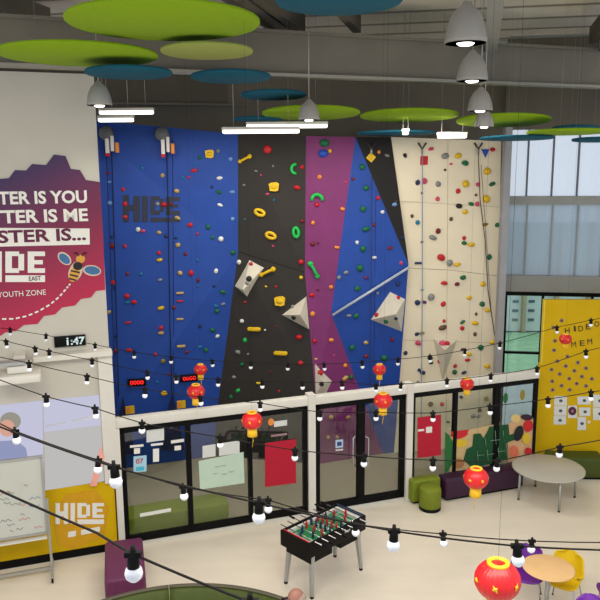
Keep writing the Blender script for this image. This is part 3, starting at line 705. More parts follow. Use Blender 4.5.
mr_ = froot(W1, mo[0], mo[1], 0.006, 'wall_mural', 'purple to crimson hexagon-edged slogan graphic with a bee on the white wall', 'mural')
out = [(0, 179), (9, 178), (15, 170), (26, 170.5), (32, 164), (46, 165), (54, 154.5), (65.5, 156), (71, 169), (80, 170), (86, 180), (100, 182), (103, 235), (105.2, 290), (96, 291), (91, 297.5), (81, 299), (75, 305.5), (62, 307.5), (55, 314.5), (44, 316), (37.5, 324), (24, 325), (16, 331), (5, 332.5), (-8, 342), (-90, 352), (-90, 172), (-10, 172)]
fpoly(W1, out, 0.006, 0.004, 'background', mural_mat(), mr_, mo)
ftext(W1, 'TER IS YOU', -1.5, 191.5, 87, 204.8, 0.012, M_WHITE, 'slogan_line', mr_, mo, 0.03)
ftext(W1, 'TTER IS ME', -10, 210.5, 88, 224, 0.012, M_WHITE, 'slogan_line', mr_, mo, 0.03)
fpoly(W1, [(-60, 227.5), (89.5, 228.5), (89.8, 244.5), (-60, 248)], 0.012, 0.004, 'slogan_strip', M_WHITE, mr_, mo)
ftext(W1, 'STER IS...', -2, 230.5, 86, 243.5, 0.018, mat('mural_plum', (92, 18, 58), 0.6), 'slogan_line', mr_, mo, 0.03)
def logo(fr, x0, y0, x1, y1, off, m_, parent, org, msmall):
    """blocky HIDE lettering with an underline bar, given by the photo box"""
    xs = lambda t: x0 + (x1 - x0) * t; ys = lambda t: y0 + (y1 - y0) * t
    def Q(name, rects):
        b = MB()
        for (a, t, c_, d) in rects:
            P = [fr.px(xs(a), ys(t), off), fr.px(xs(c_), ys(t), off), fr.px(xs(c_), ys(d), off), fr.px(xs(a), ys(d), off)]
            b.prism([(p[0] - org[0], p[1] - org[1]) for p in P], -0.004, 0)
        b.build(name, m_, parent)
    Q('letter_h', [(0, 0, .09, 1), (.09, .4, .17, .62), (.17, 0, .26, 1)]); Q('letter_i', [(.31, 0, .40, 1)])
    Q('letter_d', [(.45, 0, .54, .70), (.54, 0, .64, .15), (.54, .55, .64, .70), (.63, .08, .71, .62)]); Q('letter_e', [(.76, 0, .85, .70), (.85, 0, 1, .15), (.85, .28, .97, .42), (.85, .55, 1, .70)])
    Q('underline', [(.45, .78, 1, 1)])
logo(W1, -27, 251.5, 45, 282, 0.012, M_WHITE, mr_, mo, None)
ftext(W1, 'EAST', 29, 276.5, 41, 281, 0.018, mat('mural_plum', (92, 18, 58)), 'small_print', mr_, mo, 0.01, 0.003)
ftext(W1, 'YOUTH ZONE', -2, 292, 46, 297.5, 0.012, M_WHITE, 'small_print', mr_, mo, 0.0, 0.003)
# bee
def blob(cx, cy, rx, ry, ang, n=18):
    c_, s_ = math.cos(ang), math.sin(ang)
    return [(cx + rx*math.cos(t)*c_ - ry*math.sin(t)*s_, cy + rx*math.cos(t)*s_ + ry*math.sin(t)*c_) for t in [2*PI*i/n for i in range(n)]]
BA = math.radians(112)
M_BK = mat('bee_black', (24, 20, 22), 0.6); M_BG = mat('bee_gold', (204, 150, 60), 0.6); M_BW = mat('bee_wing', (60, 104, 150), 0.6); M_BO = mat('bee_outline', (206, 190, 170), 0.6)
for (p, n_, m_, o_) in ((blob(75.5, 271.5, 10.8, 6.6, BA), 'bee_outline', M_BO, .012), (blob(64.5, 258.5, 8, 5.2, math.radians(42)), 'bee_outline', M_BO, .011), (blob(92, 270.5, 9.2, 5.4, math.radians(8)), 'bee_outline', M_BO, .0115),
                     (blob(64.5, 258.8, 6.6, 3.9, math.radians(42)), 'wing', M_BW, .016), (blob(92.3, 270.4, 7.8, 4.1, math.radians(8)), 'wing', M_BW, .0165), (blob(74.5, 274, 8.2, 5, BA), 'abdomen', M_BG, .0175), (blob(80.5, 259, 4.6, 4.2, 0), 'head', M_BG, .018), (blob(77.8, 266, 4.8, 4.2, 0), 'thorax', M_BK, .019)):
    fpoly(W1, p, o_, 0.003, n_, m_, mr_, mo).location.y = 0.006 - o_
for i, (cx, cy) in enumerate(((75.3, 272), (74, 276), (72.6, 279.8))):
    fpoly(W1, [(cx-4.6+i*.5, cy-2.2), (cx+4.6-i*.4, cy-0.2), (cx+4.4-i*.4, cy+1.4), (cx-4.6+i*.5, cy-0.6)], .019, 0.003, 'stripe', M_BK, mr_, mo).location.y = -0.014
b = MB(); 
for sgn in (-1, 1):
    P = [W1.px(80.5 + sgn*1.5, 256, .02), W1.px(80.5 + sgn*4, 252.5, .02), W1.px(80.5 + sgn*6.5, 253.5, .02)]
    b.tube([(p[0]-mo[0], -0.014, p[1]-mo[1]) for p in P], 0.01, 5)
b.build('antennae', M_BK, mr_)
# dashed flight line
arc = [(70.5, 283.5), (66, 289), (59, 297), (50, 304.5), (39, 311), (27, 316), (14, 318.8), (0, 319)]
for i in range(len(arc)-1):
    for (t0, t1) in ((0.05, 0.35), (0.55, 0.85)):
        a = (arc[i][0] + (arc[i+1][0]-arc[i][0])*t0, arc[i][1] + (arc[i+1][1]-arc[i][1])*t0); c_ = (arc[i][0] + (arc[i+1][0]-arc[i][0])*t1, arc[i][1] + (arc[i+1][1]-arc[i][1])*t1)
        A_, B_ = W1.px(*a, .012), W1.px(*c_, .012); dx, dz = B_[0]-A_[0], B_[1]-A_[1]; l = math.hypot(dx, dz); nx, nz = -dz/l*.012, dx/l*.012
        MB().prism([(A_[0]+nx-mo[0], A_[1]+nz-mo[1]), (B_[0]+nx-mo[0], B_[1]+nz-mo[1]), (B_[0]-nx-mo[0], B_[1]-nz-mo[1]), (A_[0]-nx-mo[0], A_[1]-nz-mo[1])], -0.01, -0.006).build('trail_dash', M_WHITE, mr_)
# fix depth of flat mural layers (local y = how far towards the hall)
for o in mr_.children:
    if o.name.startswith(('slogan_line', 'small_print')): o.location.y = -0.008
    if o.name.startswith(('slogan_strip', 'letter', 'underline')): o.location.y = -0.005
for o in mr_.children:
    if o.name.startswith('small_print'): o.location.y = -0.011

# clock
cs = W1.px(70, 341, .04); ck = froot(W1, cs[0], cs[1], 0.0, 'digital_clock', 'black digital wall clock with white 1:47 digits below the mural', 'clock')
wck = W1.px(85.5, 341)[0] - W1.px(54, 341)[0]
MB().box((0, -0.03, 0), (wck, 0.06, 0.165), bevel=0.006).build('case', M_BLACK, ck)
text_mesh('1:47', wck * 0.58, 0.12, 0.004, 'digits', emit('clock_digits', (220, 240, 240), 1.0), ck, 0.03, 0, (-0.05, -0.061, -0.06))

# projector on its bracket
pp = W1.px(19, 372, .35); pr = froot(W1, pp[0], pp[1], 0.42, 'projector', 'white wall projector on a short bracket under the mural', 'projector')
MB().box((0, 0, -0.04), (0.62, 0.5, 0.13), bevel=0.03).build('body', M_TRIM, pr)
MB().box((0.02, 0.02, 0.09), (0.34, 0.34, 0.12), bevel=0.02).build('mount', M_TRIM, pr)
MB().box((0.02, 0.24, 0.2), (0.16, 0.4, 0.09)).build('arm', M_TRIM, pr)
MB().box((-0.1, -0.1, 0.19), (0.4, 0.18, 0.05)).build('top_plate', M_STEEL, pr)
# projections (lit images)
M_S1 = emit('projected_lilac', (208, 208, 232), 0.92); M_S2 = emit('projected_white', (204, 202, 200), 0.9)
so = W1.px(20, 455); sr_ = froot(W1, so[0], so[1], 0.01, 'projected_portrait', 'lit lilac projected picture of a grey-haired person in blue behind the whiteboard', 'projection')
fpoly(W1, [(-60, 412), (42.5, 400.5), (43.5, 480), (-60, 492)], 0.01, 0.004, 'lit_area', M_S1, sr_, so)
for (p, n_, m_, y_) in ((blob(10.5, 421, 10.5, 9, 0), 'hair', emit('p_hair', (168, 164, 152), .85), -.004), (blob(7, 428, 8, 8.5, 0), 'face', emit('p_face', (232, 176, 156), .9), -.006), ([(-14, 470), (-10, 447), (0, 441), (16, 440), (26, 448), (30, 470)], 'shirt', emit('p_shirt', (160, 168, 208), .85), -.005)):
    fpoly(W1, p, 0.01, 0.003, n_, m_, sr_, so).location.y = y_
so = W1.px(70, 480); sr_ = froot(W1, so[0], so[1], 0.01, 'projected_slide', 'pale lit projected slide right of the lilac portrait', 'projection')
fpoly(W1, [(43.6, 400.3), (99, 395), (101, 425), (44, 432)], 0.01, 0.004, 'lit_area', M_S1, sr_, so)
fpoly(W1, [(44, 432), (101, 425), (104, 481), (45, 490.5)], 0.01, 0.004, 'lit_area', M_S2, sr_, so)
fpoly(W1, [(45, 425), (66, 421.5), (66, 424), (45, 427.5)], 0.012, 0.004, 'bright_band', M_WHITE, sr_, so); fpoly(W1, [(72, 420), (98, 414), (98, 417), (72, 423)], 0.012, 0.004, 'bright_band', M_WHITE, sr_, so)
o = fpoly(W1, [(100.5, 446), (104.5, 457), (96.5, 486), (90, 486)], 0.104, 0.004, 'coral_sticker', mat('coral', (236, 164, 148), 0.7)); tag(o, 'coral pink pointed sliver on the white column above the yellow dado', 'sticker')  # thin flat coral pink shape on the boxed column

# logo on yellow dado
lo = W1.px(82, 550, .02); lr = froot(W1, lo[0], lo[1], 0.018, 'dado_logo', 'HIDE lettering on an orange hexagon on the yellow dado beside the whiteboard', 'logo')
fpoly(W1, [(53, 514), (66, 494), (96, 489.5), (109, 507), (104, 538), (72, 549), (57, 545)], 0.018, 0.003, 'hexagon', mat('amber_paint', (202, 150, 6), 0.55), lr, lo)
logo(W1, 55.5, 503, 104, 524, 0.022, M_WHITE, lr, lo, None)
fpoly(W1, [(68, 532), (76, 530.5), (76, 536), (68, 537.5)], 0.022, 0.003, 'small_print', M_WHITE, lr, lo); fpoly(W1, [(81, 530), (100, 526.5), (100, 531.5), (81, 535)], 0.022, 0.003, 'small_print', M_WHITE, lr, lo)
for o in lr.children:
    if not o.name.startswith('hexagon'): o.location.y = -0.004

# ---------------------------------------------------------------- whiteboard on castors
wo = W1.px(10, 575, .42); wb = froot(W1, wo[0], 0, 0.42, 'mobile_whiteboard', 'mobile whiteboard with faint scribbles in front of the projected portrait', 'whiteboard')
L = lambda x, y: (W1.px(x, y, .42)[0] - wo[0], W1.px(x, y, .42)[1])
c1, c2, c3, c4 = L(-70, 468), L(42.5, 456), L(45.5, 532), L(-70, 548)
zt_, zb_ = c2[1], c3[1]; xl, xr = c1[0], (c2[0] + c3[0]) / 2
MB().box(((xl+xr)/2, 0, (zt_+zb_)/2), (xr-xl, 0.03, zt_-zb_)).build('board', mat('whiteboard_face', (190, 192, 182), 0.35, 0.03, 3), wb)
b = MB()
b.box(((xl+xr)/2, -0.01, zt_), (xr-xl+.04, 0.05, 0.035)).box(((xl+xr)/2, -0.01, zb_), (xr-xl+.04, 0.05, 0.035)).box((xr, -0.01, (zt_+zb_)/2), (0.035, 0.05, zt_-zb_))
b.build('board_frame', M_STEEL, wb)
MB().box(((xl+xr)/2, -0.05, zb_-0.06), (xr-xl, 0.09, 0.02)).build('pen_tray', M_TRIM, wb)
random.seed(3)
for cc, reg in (((196, 60, 70), (-1.0, 0.25)), ((70, 90, 70), (-0.6, 0.9)), ((80, 80, 150), (-0.3, 0.6))):
    b = MB()
    for k in range(9):
        x = xr - 0.1 - random.random() * 1.1; z = zb_ + 0.1 + random.random() * 0.75
        P = [(x + i * .02, -0.018, z + math.sin(i*1.7+k) * .018) for i in range(random.randint(4, 9))]
        b.tube(P, 0.0035, 4)
    b.build('pen_scribble', mat('ink_%d' % cc[0], cc, 0.7), wb)
b = MB()
sxp = L(50, 540)[0]
b.box((sxp, 0.0, (1.15) / 2 + 0.1), (0.035, 0.035, 1.15))
b.build('upright', M_STEEL, wb)
b = MB().box(((xl + sxp)/2, 0.0, 0.11), (sxp - xl, 0.035, 0.04)); b.build('cross_bar', M_STEEL, wb)
MB().box((sxp, -0.02, 0.10), (0.045, 0.55, 0.035)).build('foot_bar', M_STEEL, wb)
for yy in (-0.27, 0.23):
    MB().cyl((sxp-0.015, yy, 0.04), (sxp+0.015, yy, 0.04), 0.04, n=14).cyl((sxp, yy, 0.04), (sxp, yy, 0.10), 0.012).build('castor', M_BLACK, wb)

# ---------------------------------------------------------------- posters and papers on the glass
def paper(fr, pts, off, m_, name, label, cat, group=None):
    return tag(fpoly(fr, pts, off, 0.003, name, m_), label, cat, group)
GO = 0.012
def sheet(x0, y0, x1, y1, sl=-0.16):
    return [(x0, y0), (x1, y0 + sl*(x1-x0)), (x1, y1 + sl*(x1-x0)), (x0, y1)]
paper(W1, sheet(265, 443, 296, 487, -0.13), GO, M_POSTER, 'red_poster', 'plain crimson poster on the glass left of the double doors', 'poster')
paper(W1, sheet(417.5, 417.5, 441, 458, -0.12), GO, M_POSTER, 'red_poster', 'crimson poster with white square logo on the glass above the green bench', 'poster')
paper(W1, sheet(426, 427, 432, 433, -0.1), GO+.004, M_WHITE, 'white_emblem', 'small white square emblem on the right-hand crimson poster', 'emblem')
paper(W1, sheet(418, 429.5, 424, 431.5, -0.1), GO+.004, M_WHITE, 'white_caption', 'tiny white caption left of the square emblem on the crimson poster', 'caption')
pg = mat('mint_paper', (186, 206, 186), 0.8, 0.03, 8)
paper(W1, [(198.5, 461), (243.5, 452), (244.5, 483), (200, 489.5)], GO, pg, 'mint_poster', 'large pale mint poster with faint marks on the glass', 'poster')
b = MB(); 
for (x, y) in ((213, 474), (221, 466), (222, 474.5), (229, 472), (215, 467)):
    p = W1.px(x, y, GO); b.tube([(p[0] - W1.px(213, 489)[0] + i*.02, -0.002, p[1] - 1.0 + math.sin(i*2)*.012) for i in range(5)], 0.004, 4)
q = W1.px(213, 489)[0]; o = b.build('pen_marks', mat('ink_70', (90, 110, 90)), loc=W1.pt(q, 1.0, GO + .003), rot=W1.a); tag(o, 'faint pen marks across the large mint poster', 'drawing')
paper(W1, sheet(202.5, 446, 215.5, 458, -.15), GO, M_PAPER, 'paper_sheet', 'white sheet above the left part of the mint poster', 'paper')
paper(W1, sheet(219, 443.5, 239.5, 456, -.15), GO, M_PAPER, 'paper_sheet', 'white sheet above the right part of the mint poster', 'paper')
paper(W1, sheet(146.5, 430, 164, 442.5, -.14), GO, M_PAPER, 'paper_sheet', 'white framed sheet high on the leftmost glass pane', 'paper')
paper(W1, sheet(151, 443.8, 163, 446, -.1), GO, M_WHITE, 'paper_strip', 'white strip just under the framed sheet on the leftmost pane', 'paper')
paper(W1, sheet(130, 445.5, 143.5, 447.8, -.1), GO, M_WHITE, 'sanitiser_bracket', 'white bar of the T-shaped paper near the left jamb', 'paper')
paper(W1, sheet(134, 448.5, 140, 454, -.1), GO, M_WHITE, 'paper_sheet', 'narrow white sheet below the white bar near the left jamb', 'paper')
paper(W1, sheet(153, 449, 159, 462, -.1), GO, M_WHITE, 'paper_sheet', 'tall narrow white sheet in the middle of the leftmost pane', 'paper')
paper(W1, sheet(171, 440.5, 184, 443.5, -.14), GO, M_WHITE, 'paper_strip', 'white strip beside the first mullion', 'paper'); paper(W1, sheet(174.5, 446, 181, 450.5, -.1), GO, M_WHITE, 'paper_sheet', 'small white square under the strip beside the first mullion', 'paper')
cs = W1.px(140, 472); cp = froot(W1, cs[0], cs[1], GO, 'notice_poster', 'pale blue notice with red numeral on the leftmost glass pane', 'poster')
fpoly(W1, sheet(133.5, 456.5, 146.5, 472.5, -.1), GO, 0.003, 'sheet', mat('sky_paper', (160, 200, 216), 0.8), cp, cs)
ftext(W1, '07', 136, 459, 143.5, 464, GO, hm('red'), 'numeral', cp, cs, 0.02, 0.002).location.y = -0.004
fpoly(W1, sheet(136, 467, 144, 471, -.1), GO, 0.002, 'blue_patch', mat('aqua', (70, 172, 196), 0.8), cp, cs).location.y = -0.004
paper(W1, sheet(140, 513.5, 171, 517, -.18), GO, M_WHITE, 'window_lettering', 'white lettering strip low on the leftmost glass pane', 'lettering')
os_ = W1.px(278, 436); og = froot(W1, os_[0], os_[1], GO, 'glass_logo', 'orange flame and white lettering on dark glass above the crimson poster', 'logo')
fpoly(W1, blob(271, 422, 3, 3.6, 0.3), GO, 0.003, 'flame', hm('orange'), og, os_)
fpoly(W1, sheet(274, 421.5, 287, 427, -.13), GO, 0.003, 'white_lettering', M_PAPER, og, os_)
fpoly(W1, sheet(271, 435, 287, 437, -.13), GO, 0.003, 'caption', mat('caption_pink', (150, 120, 120), .7), og, os_)
ds_ = W1.px(339, 451); dg = froot(W1, ds_[0], ds_[1], GO, 'door_sticker', 'blue and white square sticker on the left door glass', 'sticker')
fpoly(W1, sheet(335.5, 440, 343, 448, -.1), GO, 0.003, 'square', mat('pale_blue_print', (176, 194, 216), .7), dg, ds_)
fpoly(W1, sheet(337, 442, 341.5, 446, -.1), GO, 0.003, 'mark', mat('navy_print', (40, 60, 110), .7), dg, ds_).location.y = -0.003
fpoly(W1, sheet(335.5, 449.5, 343, 451, -.1), GO, 0.003, 'caption', M_PAPER, dg, ds_)

# jungle mural on the right-hand glass
js = W1.px(487, 470); jr = froot(W1, js[0], js[1], 0.02, 'jungle_mural', 'jungle window mural with dark green lettering, leaves and flowers behind the purple bench', 'mural')
GD, GL = mat('jungle_green', (12, 74, 38), .7, .12, 20), mat('leaf_green', (34, 100, 46), .7, .15, 20)
TN = mat('jungle_tan', (196, 168, 120), .7, .08, 12)
lay = [([(450, 436), (468, 430), (500, 423), (500, 452), (480, 460), (466, 470), (450, 472)], TN, 'tan_ground'), ([(508, 424), (522, 414), (533, 418), (534, 456), (508, 462)], mat('jungle_skin', (206, 164, 120), .7), 'tan_ground'),
       ([(445, 432), (449, 435), (453, 442), (455, 452), (453, 462), (448, 471), (444.5, 473)], GL, 'leaf'), (blob(459, 434, 9, 3.4, -0.1)[:10] + [(450, 436)], mat('petal_red', (196, 34, 40), .7), 'red_petal'), ([(450, 431.5), (469, 429.5), (465, 436.5), (458, 439), (453, 437)], mat('petal_red', (196, 34, 40)), 'red_petal'),
       (blob(461, 443, 6, 4, -.2), mat('petal_yellow', (214, 180, 40), .7), 'yellow_petal'), (blob(458, 463, 6, 5, 0), mat('petal_brown', (166, 112, 66), .7), 'brown_petal'),
       ([(466, 449), (472, 446), (473, 434), (480, 433), (483, 438), (487, 431), (489, 426.5), (508, 424), (509, 434), (505, 443), (507, 458), (496, 462), (480, 466), (470, 466), (463, 460)], GD, 'green_lettering'),
       ([(504, 436), (518, 432), (518, 438), (505, 443)], GD, 'green_stem'),
       (blob(515, 418, 4.5, 4, 0), mat('sunflower', (216, 190, 120), .7), 'pale_flower'), (blob(518, 433, 4.5, 8, 0.3), mat('bird_dark', (24, 26, 26), .7), 'bird_body'), (blob(526, 417, 6, 3, 0.1), mat('bird_purple', (52, 26, 48), .7), 'bird_wing'),
       (blob(527.5, 425.5, 4.8, 6, 0.2), mat('petal_red', (196, 34, 40)), 'red_flower'), (blob(525.5, 438, 4, 5.5, 0), mat('petal_yellow', (214, 180, 40)), 'yellow_flower'), (blob(527.5, 451, 3.6, 4, 0), mat('petal_red', (196, 34, 40)), 'red_flower'), (blob(513, 451, 4.5, 6, 0), mat('petal_coral', (214, 110, 80), .7), 'coral_flower')]
for i, (p, m_, n_) in enumerate(lay): fpoly(W1, p, 0.02, 0.003, n_, m_, jr, js).location.y = -0.002 * i
b = MB(); ML = mat('letter_line', (120, 150, 120), .7)
for (x, y0_, y1_) in ((484, 437, 446), (494, 430, 444), (502, 430, 441), (476, 450, 462), (486, 449, 460), (497, 447, 457)):
    A_, B_ = W1.px(x, y0_, .02), W1.px(x + 1, y1_, .02); b.tube([(A_[0]-js[0], -.04, A_[1]-js[1]), (B_[0]-js[0], -.04, B_[1]-js[1])], .006, 5)
for (x0, x1, y) in ((476, 483, 455), (486, 493, 454), (497, 504, 451), (489, 499, 440)):
    A_, B_ = W1.px(x0, y, .02), W1.px(x1, y-1, .02); b.tube([(A_[0]-js[0], -.04, A_[1]-js[1]), (B_[0]-js[0], -.04, B_[1]-js[1])], .006, 5)
b.build('letter_outline', ML, jr)
# oval stickers on the far low window
for (x, y, lb) in ((505.5, 398, 'dark oval leaf sticker on the far low window beside the column'), (522.5, 395, 'yellow-green oval leaf sticker on the far low window')):
    tag(fpoly(W1, blob(x, y, 2.4, 5.2, 0.1), 0.012, .003, 'oval_sticker', mat('leaf_green', (34, 100, 46)) if x < 510 else hm('olive')), lb, 'sticker', 'oval leaf stickers')

# ---------------------------------------------------------------- yellow wall lettering, stickers and papers
M_INK = mat('wall_ink', (52, 34, 24), 0.6)
ys_ = F3.px(585, 345); yr = froot(F3, ys_[0], ys_[1], 0.004, 'wall_lettering', 'dark rising lettering HIDEO and MEM across the top of the yellow wall', 'lettering')
def letters(txt, pts, hpx):
    for ch, (x, y) in zip(txt, pts):
        p = F3.px(x, y); hh = F3.px(x, y - hpx)[1] - p[1]
        text_mesh(ch, hh * (0.32 if ch == 'I' else 0.8), hh, 0.004, 'letter', M_INK, yr, 0.0, 0.12, (p[0] - ys_[0], 0, p[1] - ys_[1]))
letters('HIDEO', [(565, 333.5), (574, 331.5), (578.5, 331.5), (586, 329.5), (594.5, 327), (603, 325), (611, 323)], 5.6)
letters('MEM', [(571.5, 347.5), (580, 346), (587.5, 344.5), (596.5, 342.5), (604, 341), (612, 339)], 5.6)
M_ST = mat('sticker_mauve', (150, 122, 96), 0.7); M_STD = mat('sticker_dark', (70, 44, 44), .7)
pts = [(135, 88), (100, 118), (107, 175), (103, 215), (160, 242), (117, 262), (153, 283), (92, 298), (190, 303), (205, 268), (240, 292), (127, 317), (168, 337), (222, 328), (265, 338), (95, 348), (135, 367), (200, 358), (240, 368), (97, 385), (170, 385)]
pts = [(530 + x / 4.286, 300 + y / 4.286) for x, y in pts]; pts.sort(key=lambda p: p[1])
for i, (x, y) in enumerate(pts):
    p = F3.px(x, y); r = froot(F3, p[0], p[1], 0.0, 'hexagon_sticker', 'small mauve hexagon sticker on the yellow wall, %s' % (ORD[i] + ' from the top' if i < 11 else (ORD[20-i] + ' from the bottom' if i < 20 else 'lowest of the scatter')), 'sticker', 'hexagon stickers on the yellow wall')
    hx = lambda r_: [(r_*math.cos(PI/6 + k*PI/3), r_*math.sin(PI/6 + k*PI/3)) for k in range(6)]
    MB().prism(hx(.048), -.004, 0).build('hexagon', M_ST, r); MB().prism(hx(.024), -.007, -.004).build('centre', M_STD, r)
for (x0, y0_, x1, y1_, lb) in ((554, 396, 567, 405.5, 'white sheet, top of the left column of papers on the yellow wall'), (554, 406, 566.5, 415.5, 'white sheet, middle of the left column of papers on the yellow wall'), (553.5, 416, 566, 424.5, 'white sheet, bottom of the left column of papers on the yellow wall'),
                          (577.5, 396.5, 590.5, 404.5, 'white sheet, top of the middle column of papers on the yellow wall'), (579, 407.5, 590.5, 416, 'white sheet, second in the middle column of papers on the yellow wall'), (577.5, 417, 586, 430, 'white sheet, lowest of all papers on the yellow wall'),
                          (593, 394.5, 606, 407, 'white sheet, top of the right column of papers on the yellow wall'), (593, 407.5, 606, 420, 'white sheet, lower one of the right column on the yellow wall')):
    p = F3.px((x0+x1)/2, y1_); r = froot(F3, p[0], p[1], 0.003, 'paper_sheet', lb, 'paper', 'papers on the yellow wall')
    fpoly(F3, [(x0, y0_), (x1, y0_), (x1, y1_), (x0, y1_)], .003, .003, 'sheet', M_PAPER, r, p)
    fpoly(F3, blob((x0+x1)/2 + .3, (y0_+y1_)/2, 1.8, 1.5, 0), .003, .002, 'drawing', mat('ink_grey', (80, 76, 92), .7), r, p).location.y = -.004
p = F3.px(572, 416); r = froot(F3, p[0], p[1], .003, 'round_badge', 'purple round badge on white card between the paper columns', 'badge')
fpoly(F3, [(568, 405.5), (577, 405.5), (577, 418), (568, 418)], .003, .002, 'card', M_PAPER, r, p); fpoly(F3, blob(572.3, 411, 4.1, 4.3, 0), .003, .002, 'disc', mat('badge_plum', (80, 14, 62), .6), r, p).location.y = -.003
fpoly(F3, blob(572.3, 411, 1.4, 1.5, 0), .003, .002, 'centre', M_ST, r, p).location.y = -.006
tag(fpoly(F3, blob(589, 422, 1.6, 1.8, 0), .003, .003, 'pale_sticker', mat('pale_pink', (226, 200, 170), .7)), 'tiny pale round sticker right of the lowest paper', 'sticker')

# ================================================================= furniture
def rbox(name, label, cat, m_, c, size, rot, bev=0.05, parts=None):
    r = thing(name, label, cat, (c[0], c[1], 0), rot)
    MB().box((0, 0, 0.04 + (size[2]-0.04)/2), (size[0], size[1], size[2]-0.04), bevel=bev, seg=3).build('cushion', m_, r)
    MB().box((0, 0, 0.025), (size[0]-0.1, size[1]-0.1, 0.05)).build('plinth', M_BLACK, r)
    return r
# plum ottoman at left
c_ = (onz(113, 541, .45) + onz(144, 536, .45) + onz(147, 575, .45) + onz(106, 582, .45)) / 4
rbox('ottoman', 'long plum ottoman bench standing end-on beside the yellow dado', 'ottoman', M_PURPLE, (c_.x - .05, c_.y), (1.18, 0.58, 0.45), math.radians(-75.5))
# purple bench before the jungle mural
p0, p1 = W1.px(443, 480, .25)[0], W1.px(521, 470, .25)[0]
q = W1.pt((p0+p1)/2, 0, .20); rbox('bench', 'long dark purple bench under the jungle mural', 'bench', M_PURPLED, (q.x, q.y), (p1-p0, 0.32, 0.45), W1.a, .05)
p0b = W1.px(412.5, 480, .25)[0]
q = W1.pt((p0b+p0)/2 - .02, 0, .15); rbox('bench', 'short olive bench in the corner beside the double doors', 'bench', M_GREENU, (q.x, q.y), (p0-p0b-.05, 0.22, 0.47), W1.a, .04)
q = W1.pt(W1.px(430.5, 480, .48)[0], 0, .48)
r = thing('stool', 'round olive drum stool in front of the short olive bench', 'stool', (q.x, q.y, 0))
MB().lathe([(0.0, .05), (.185, .05), (.2, .07), (.202, .38), (.195, .41), (.17, .43), (0, .435)], n=28).build('drum', M_GREENU, r); MB().lathe([(0, 0), (.2, 0), (.2, .05), (0, .05)], n=24).build('plinth', M_BLACK, r)
# green bench on the yellow wall
qa = F3.px(545, 470, .25)[0]; qb = F3.px(599, 470, .25)[0]
q = F3.pt((qa+qb)/2, 0, .34); rbox('bench', 'dark olive bench against the yellow wall behind the round table', 'bench', M_GREEND, (q.x, q.y), (qb-qa, .46, .46), F3.a, .05)
# long green bench in the climbing area (seen through the glass)
a = onz(128, 538, .1); e = onz(226, 514, .1)
W1b = W1.pt(W1.px(135, 520)[0], 0, -.35)
sa, sb = W1.px(127, 520, -.35)[0], W1.px(226.5, 505, -.35)[0]
q = W1.pt((sa+sb)/2, 0, -.42); rbox('bench', 'long olive bench behind the left glass panes in the climbing area', 'bench', M_GREENU, (q.x, q.y), (sb-sa, .5, .42), W1.a, .03)

# curved sofas bottom left
def sofa(label, cx, cy, R, a0, a1):
    r = thing('curved_sofa', label, 'sofa', (cx, cy, 0), 0, 'curved olive sofas')
    def sweep(prof, name, m_):
        b = MB(); n = 14; rings = []
        for i in range(n+1):
            t = math.radians(a0 + (a1-a0)*i/n); rings.append([b.bm.verts.new((rr*math.sin(t), rr*math.cos(t), z)) for rr, z in prof])
        k = len(prof)
        for i in range(n):
            for j in range(k): b.bm.faces.new([rings[i][j], rings[i][(j+1) % k], rings[i+1][(j+1) % k], rings[i+1][j]]).smooth = True
        b.bm.faces.new(rings[0][::-1]); b.bm.faces.new(rings[-1]); b.build(name, m_, r)
    sweep([(R-.03, .08), (R, .12), (R, .77), (R-.03, .80), (R-.06, .805), (R-.09, .79), (R-.12, .76), (R-.22, .42), (R-.22, .08)], 'backrest', M_GREEND)
    sweep([(R+.004, .755), (R+.004, .80), (R-.02, .822), (R-.07, .825), (R-.085, .81), (R-.03, .805)], 'rim', mat('sofa_rim', (84, 80, 62), .6))
    sweep([(R-.23, .12), (R-.23, .42), (R-.27, .45), (R-.8, .45), (R-.85, .41), (R-.85, .12)], 'seat', M_GREEND)
    sweep([(R-.05, 0), (R-.05, .079), (R-.75, .079), (R-.75, 0)], 'plinth', M_BLACK)
sofa('curved olive sofa section with grey rim at the left bottom edge beside the ottoman', -1.38, 6.6, 2.15, -46, -10.35)
sofa('curved olive sofa section with grey rim in front of the football table', -1.38, 6.6, 2.15, -10.2, 36)

# ---------------------------------------------------------------- table football
ft = thing('football_table', 'black table football game with silver splayed legs on the beige floor', 'football table', (0.34, 10.22, 0), math.radians(44))
LX, LY = 1.26, 0.60
def hollow(z0, z1, t, m_, name):
    b = MB(); b.box((0, LY/2 - t/2, (z0+z1)/2), (LX, t, z1-z0), bevel=.006).box((0, -LY/2 + t/2, (z0+z1)/2), (LX, t, z1-z0), bevel=.006)
    b.box((LX/2 - t/2, 0, (z0+z1)/2), (t, LY - 2*t, z1-z0)).box((-LX/2 + t/2, 0, (z0+z1)/2), (t, LY-2*t, z1-z0)); b.build(name, m_, ft)
M_FB = mat('table_black', (14, 12, 12), .5, .05, 6, spec=.12)
hollow(.66, .90, .035, M_FB, 'cabinet')
MB().box((0, 0, .81), (LX-.07, LY-.07, .02)).build('playfield', mat('pitch_green', (22, 122, 66), .5, .06, 10), ft)
b = MB()
for x0, x1, y0_, y1_ in ((-.56, .56, .28, .288), (-.56, .56, -.288, -.28), (-.004, .004, -.28, .28), (-.42, -.412, -.16, .16), (.412, .42, -.16, .16), (-.56, -.41, .155, .163), (-.56, -.41, -.163, -.155), (.41, .56, .155, .163), (.41, .56, -.163, -.155)):
    b.box(((x0+x1)/2, (y0_+y1_)/2, .8205), (x1-x0, y1_-y0_, .002))
b.tube([(.09*math.cos(t), .09*math.sin(t), .8205) for t in [2*PI*i/20 for i in range(20)]], .003, 4, closed=True); b.build('pitch_lines', M_WHITE, ft)
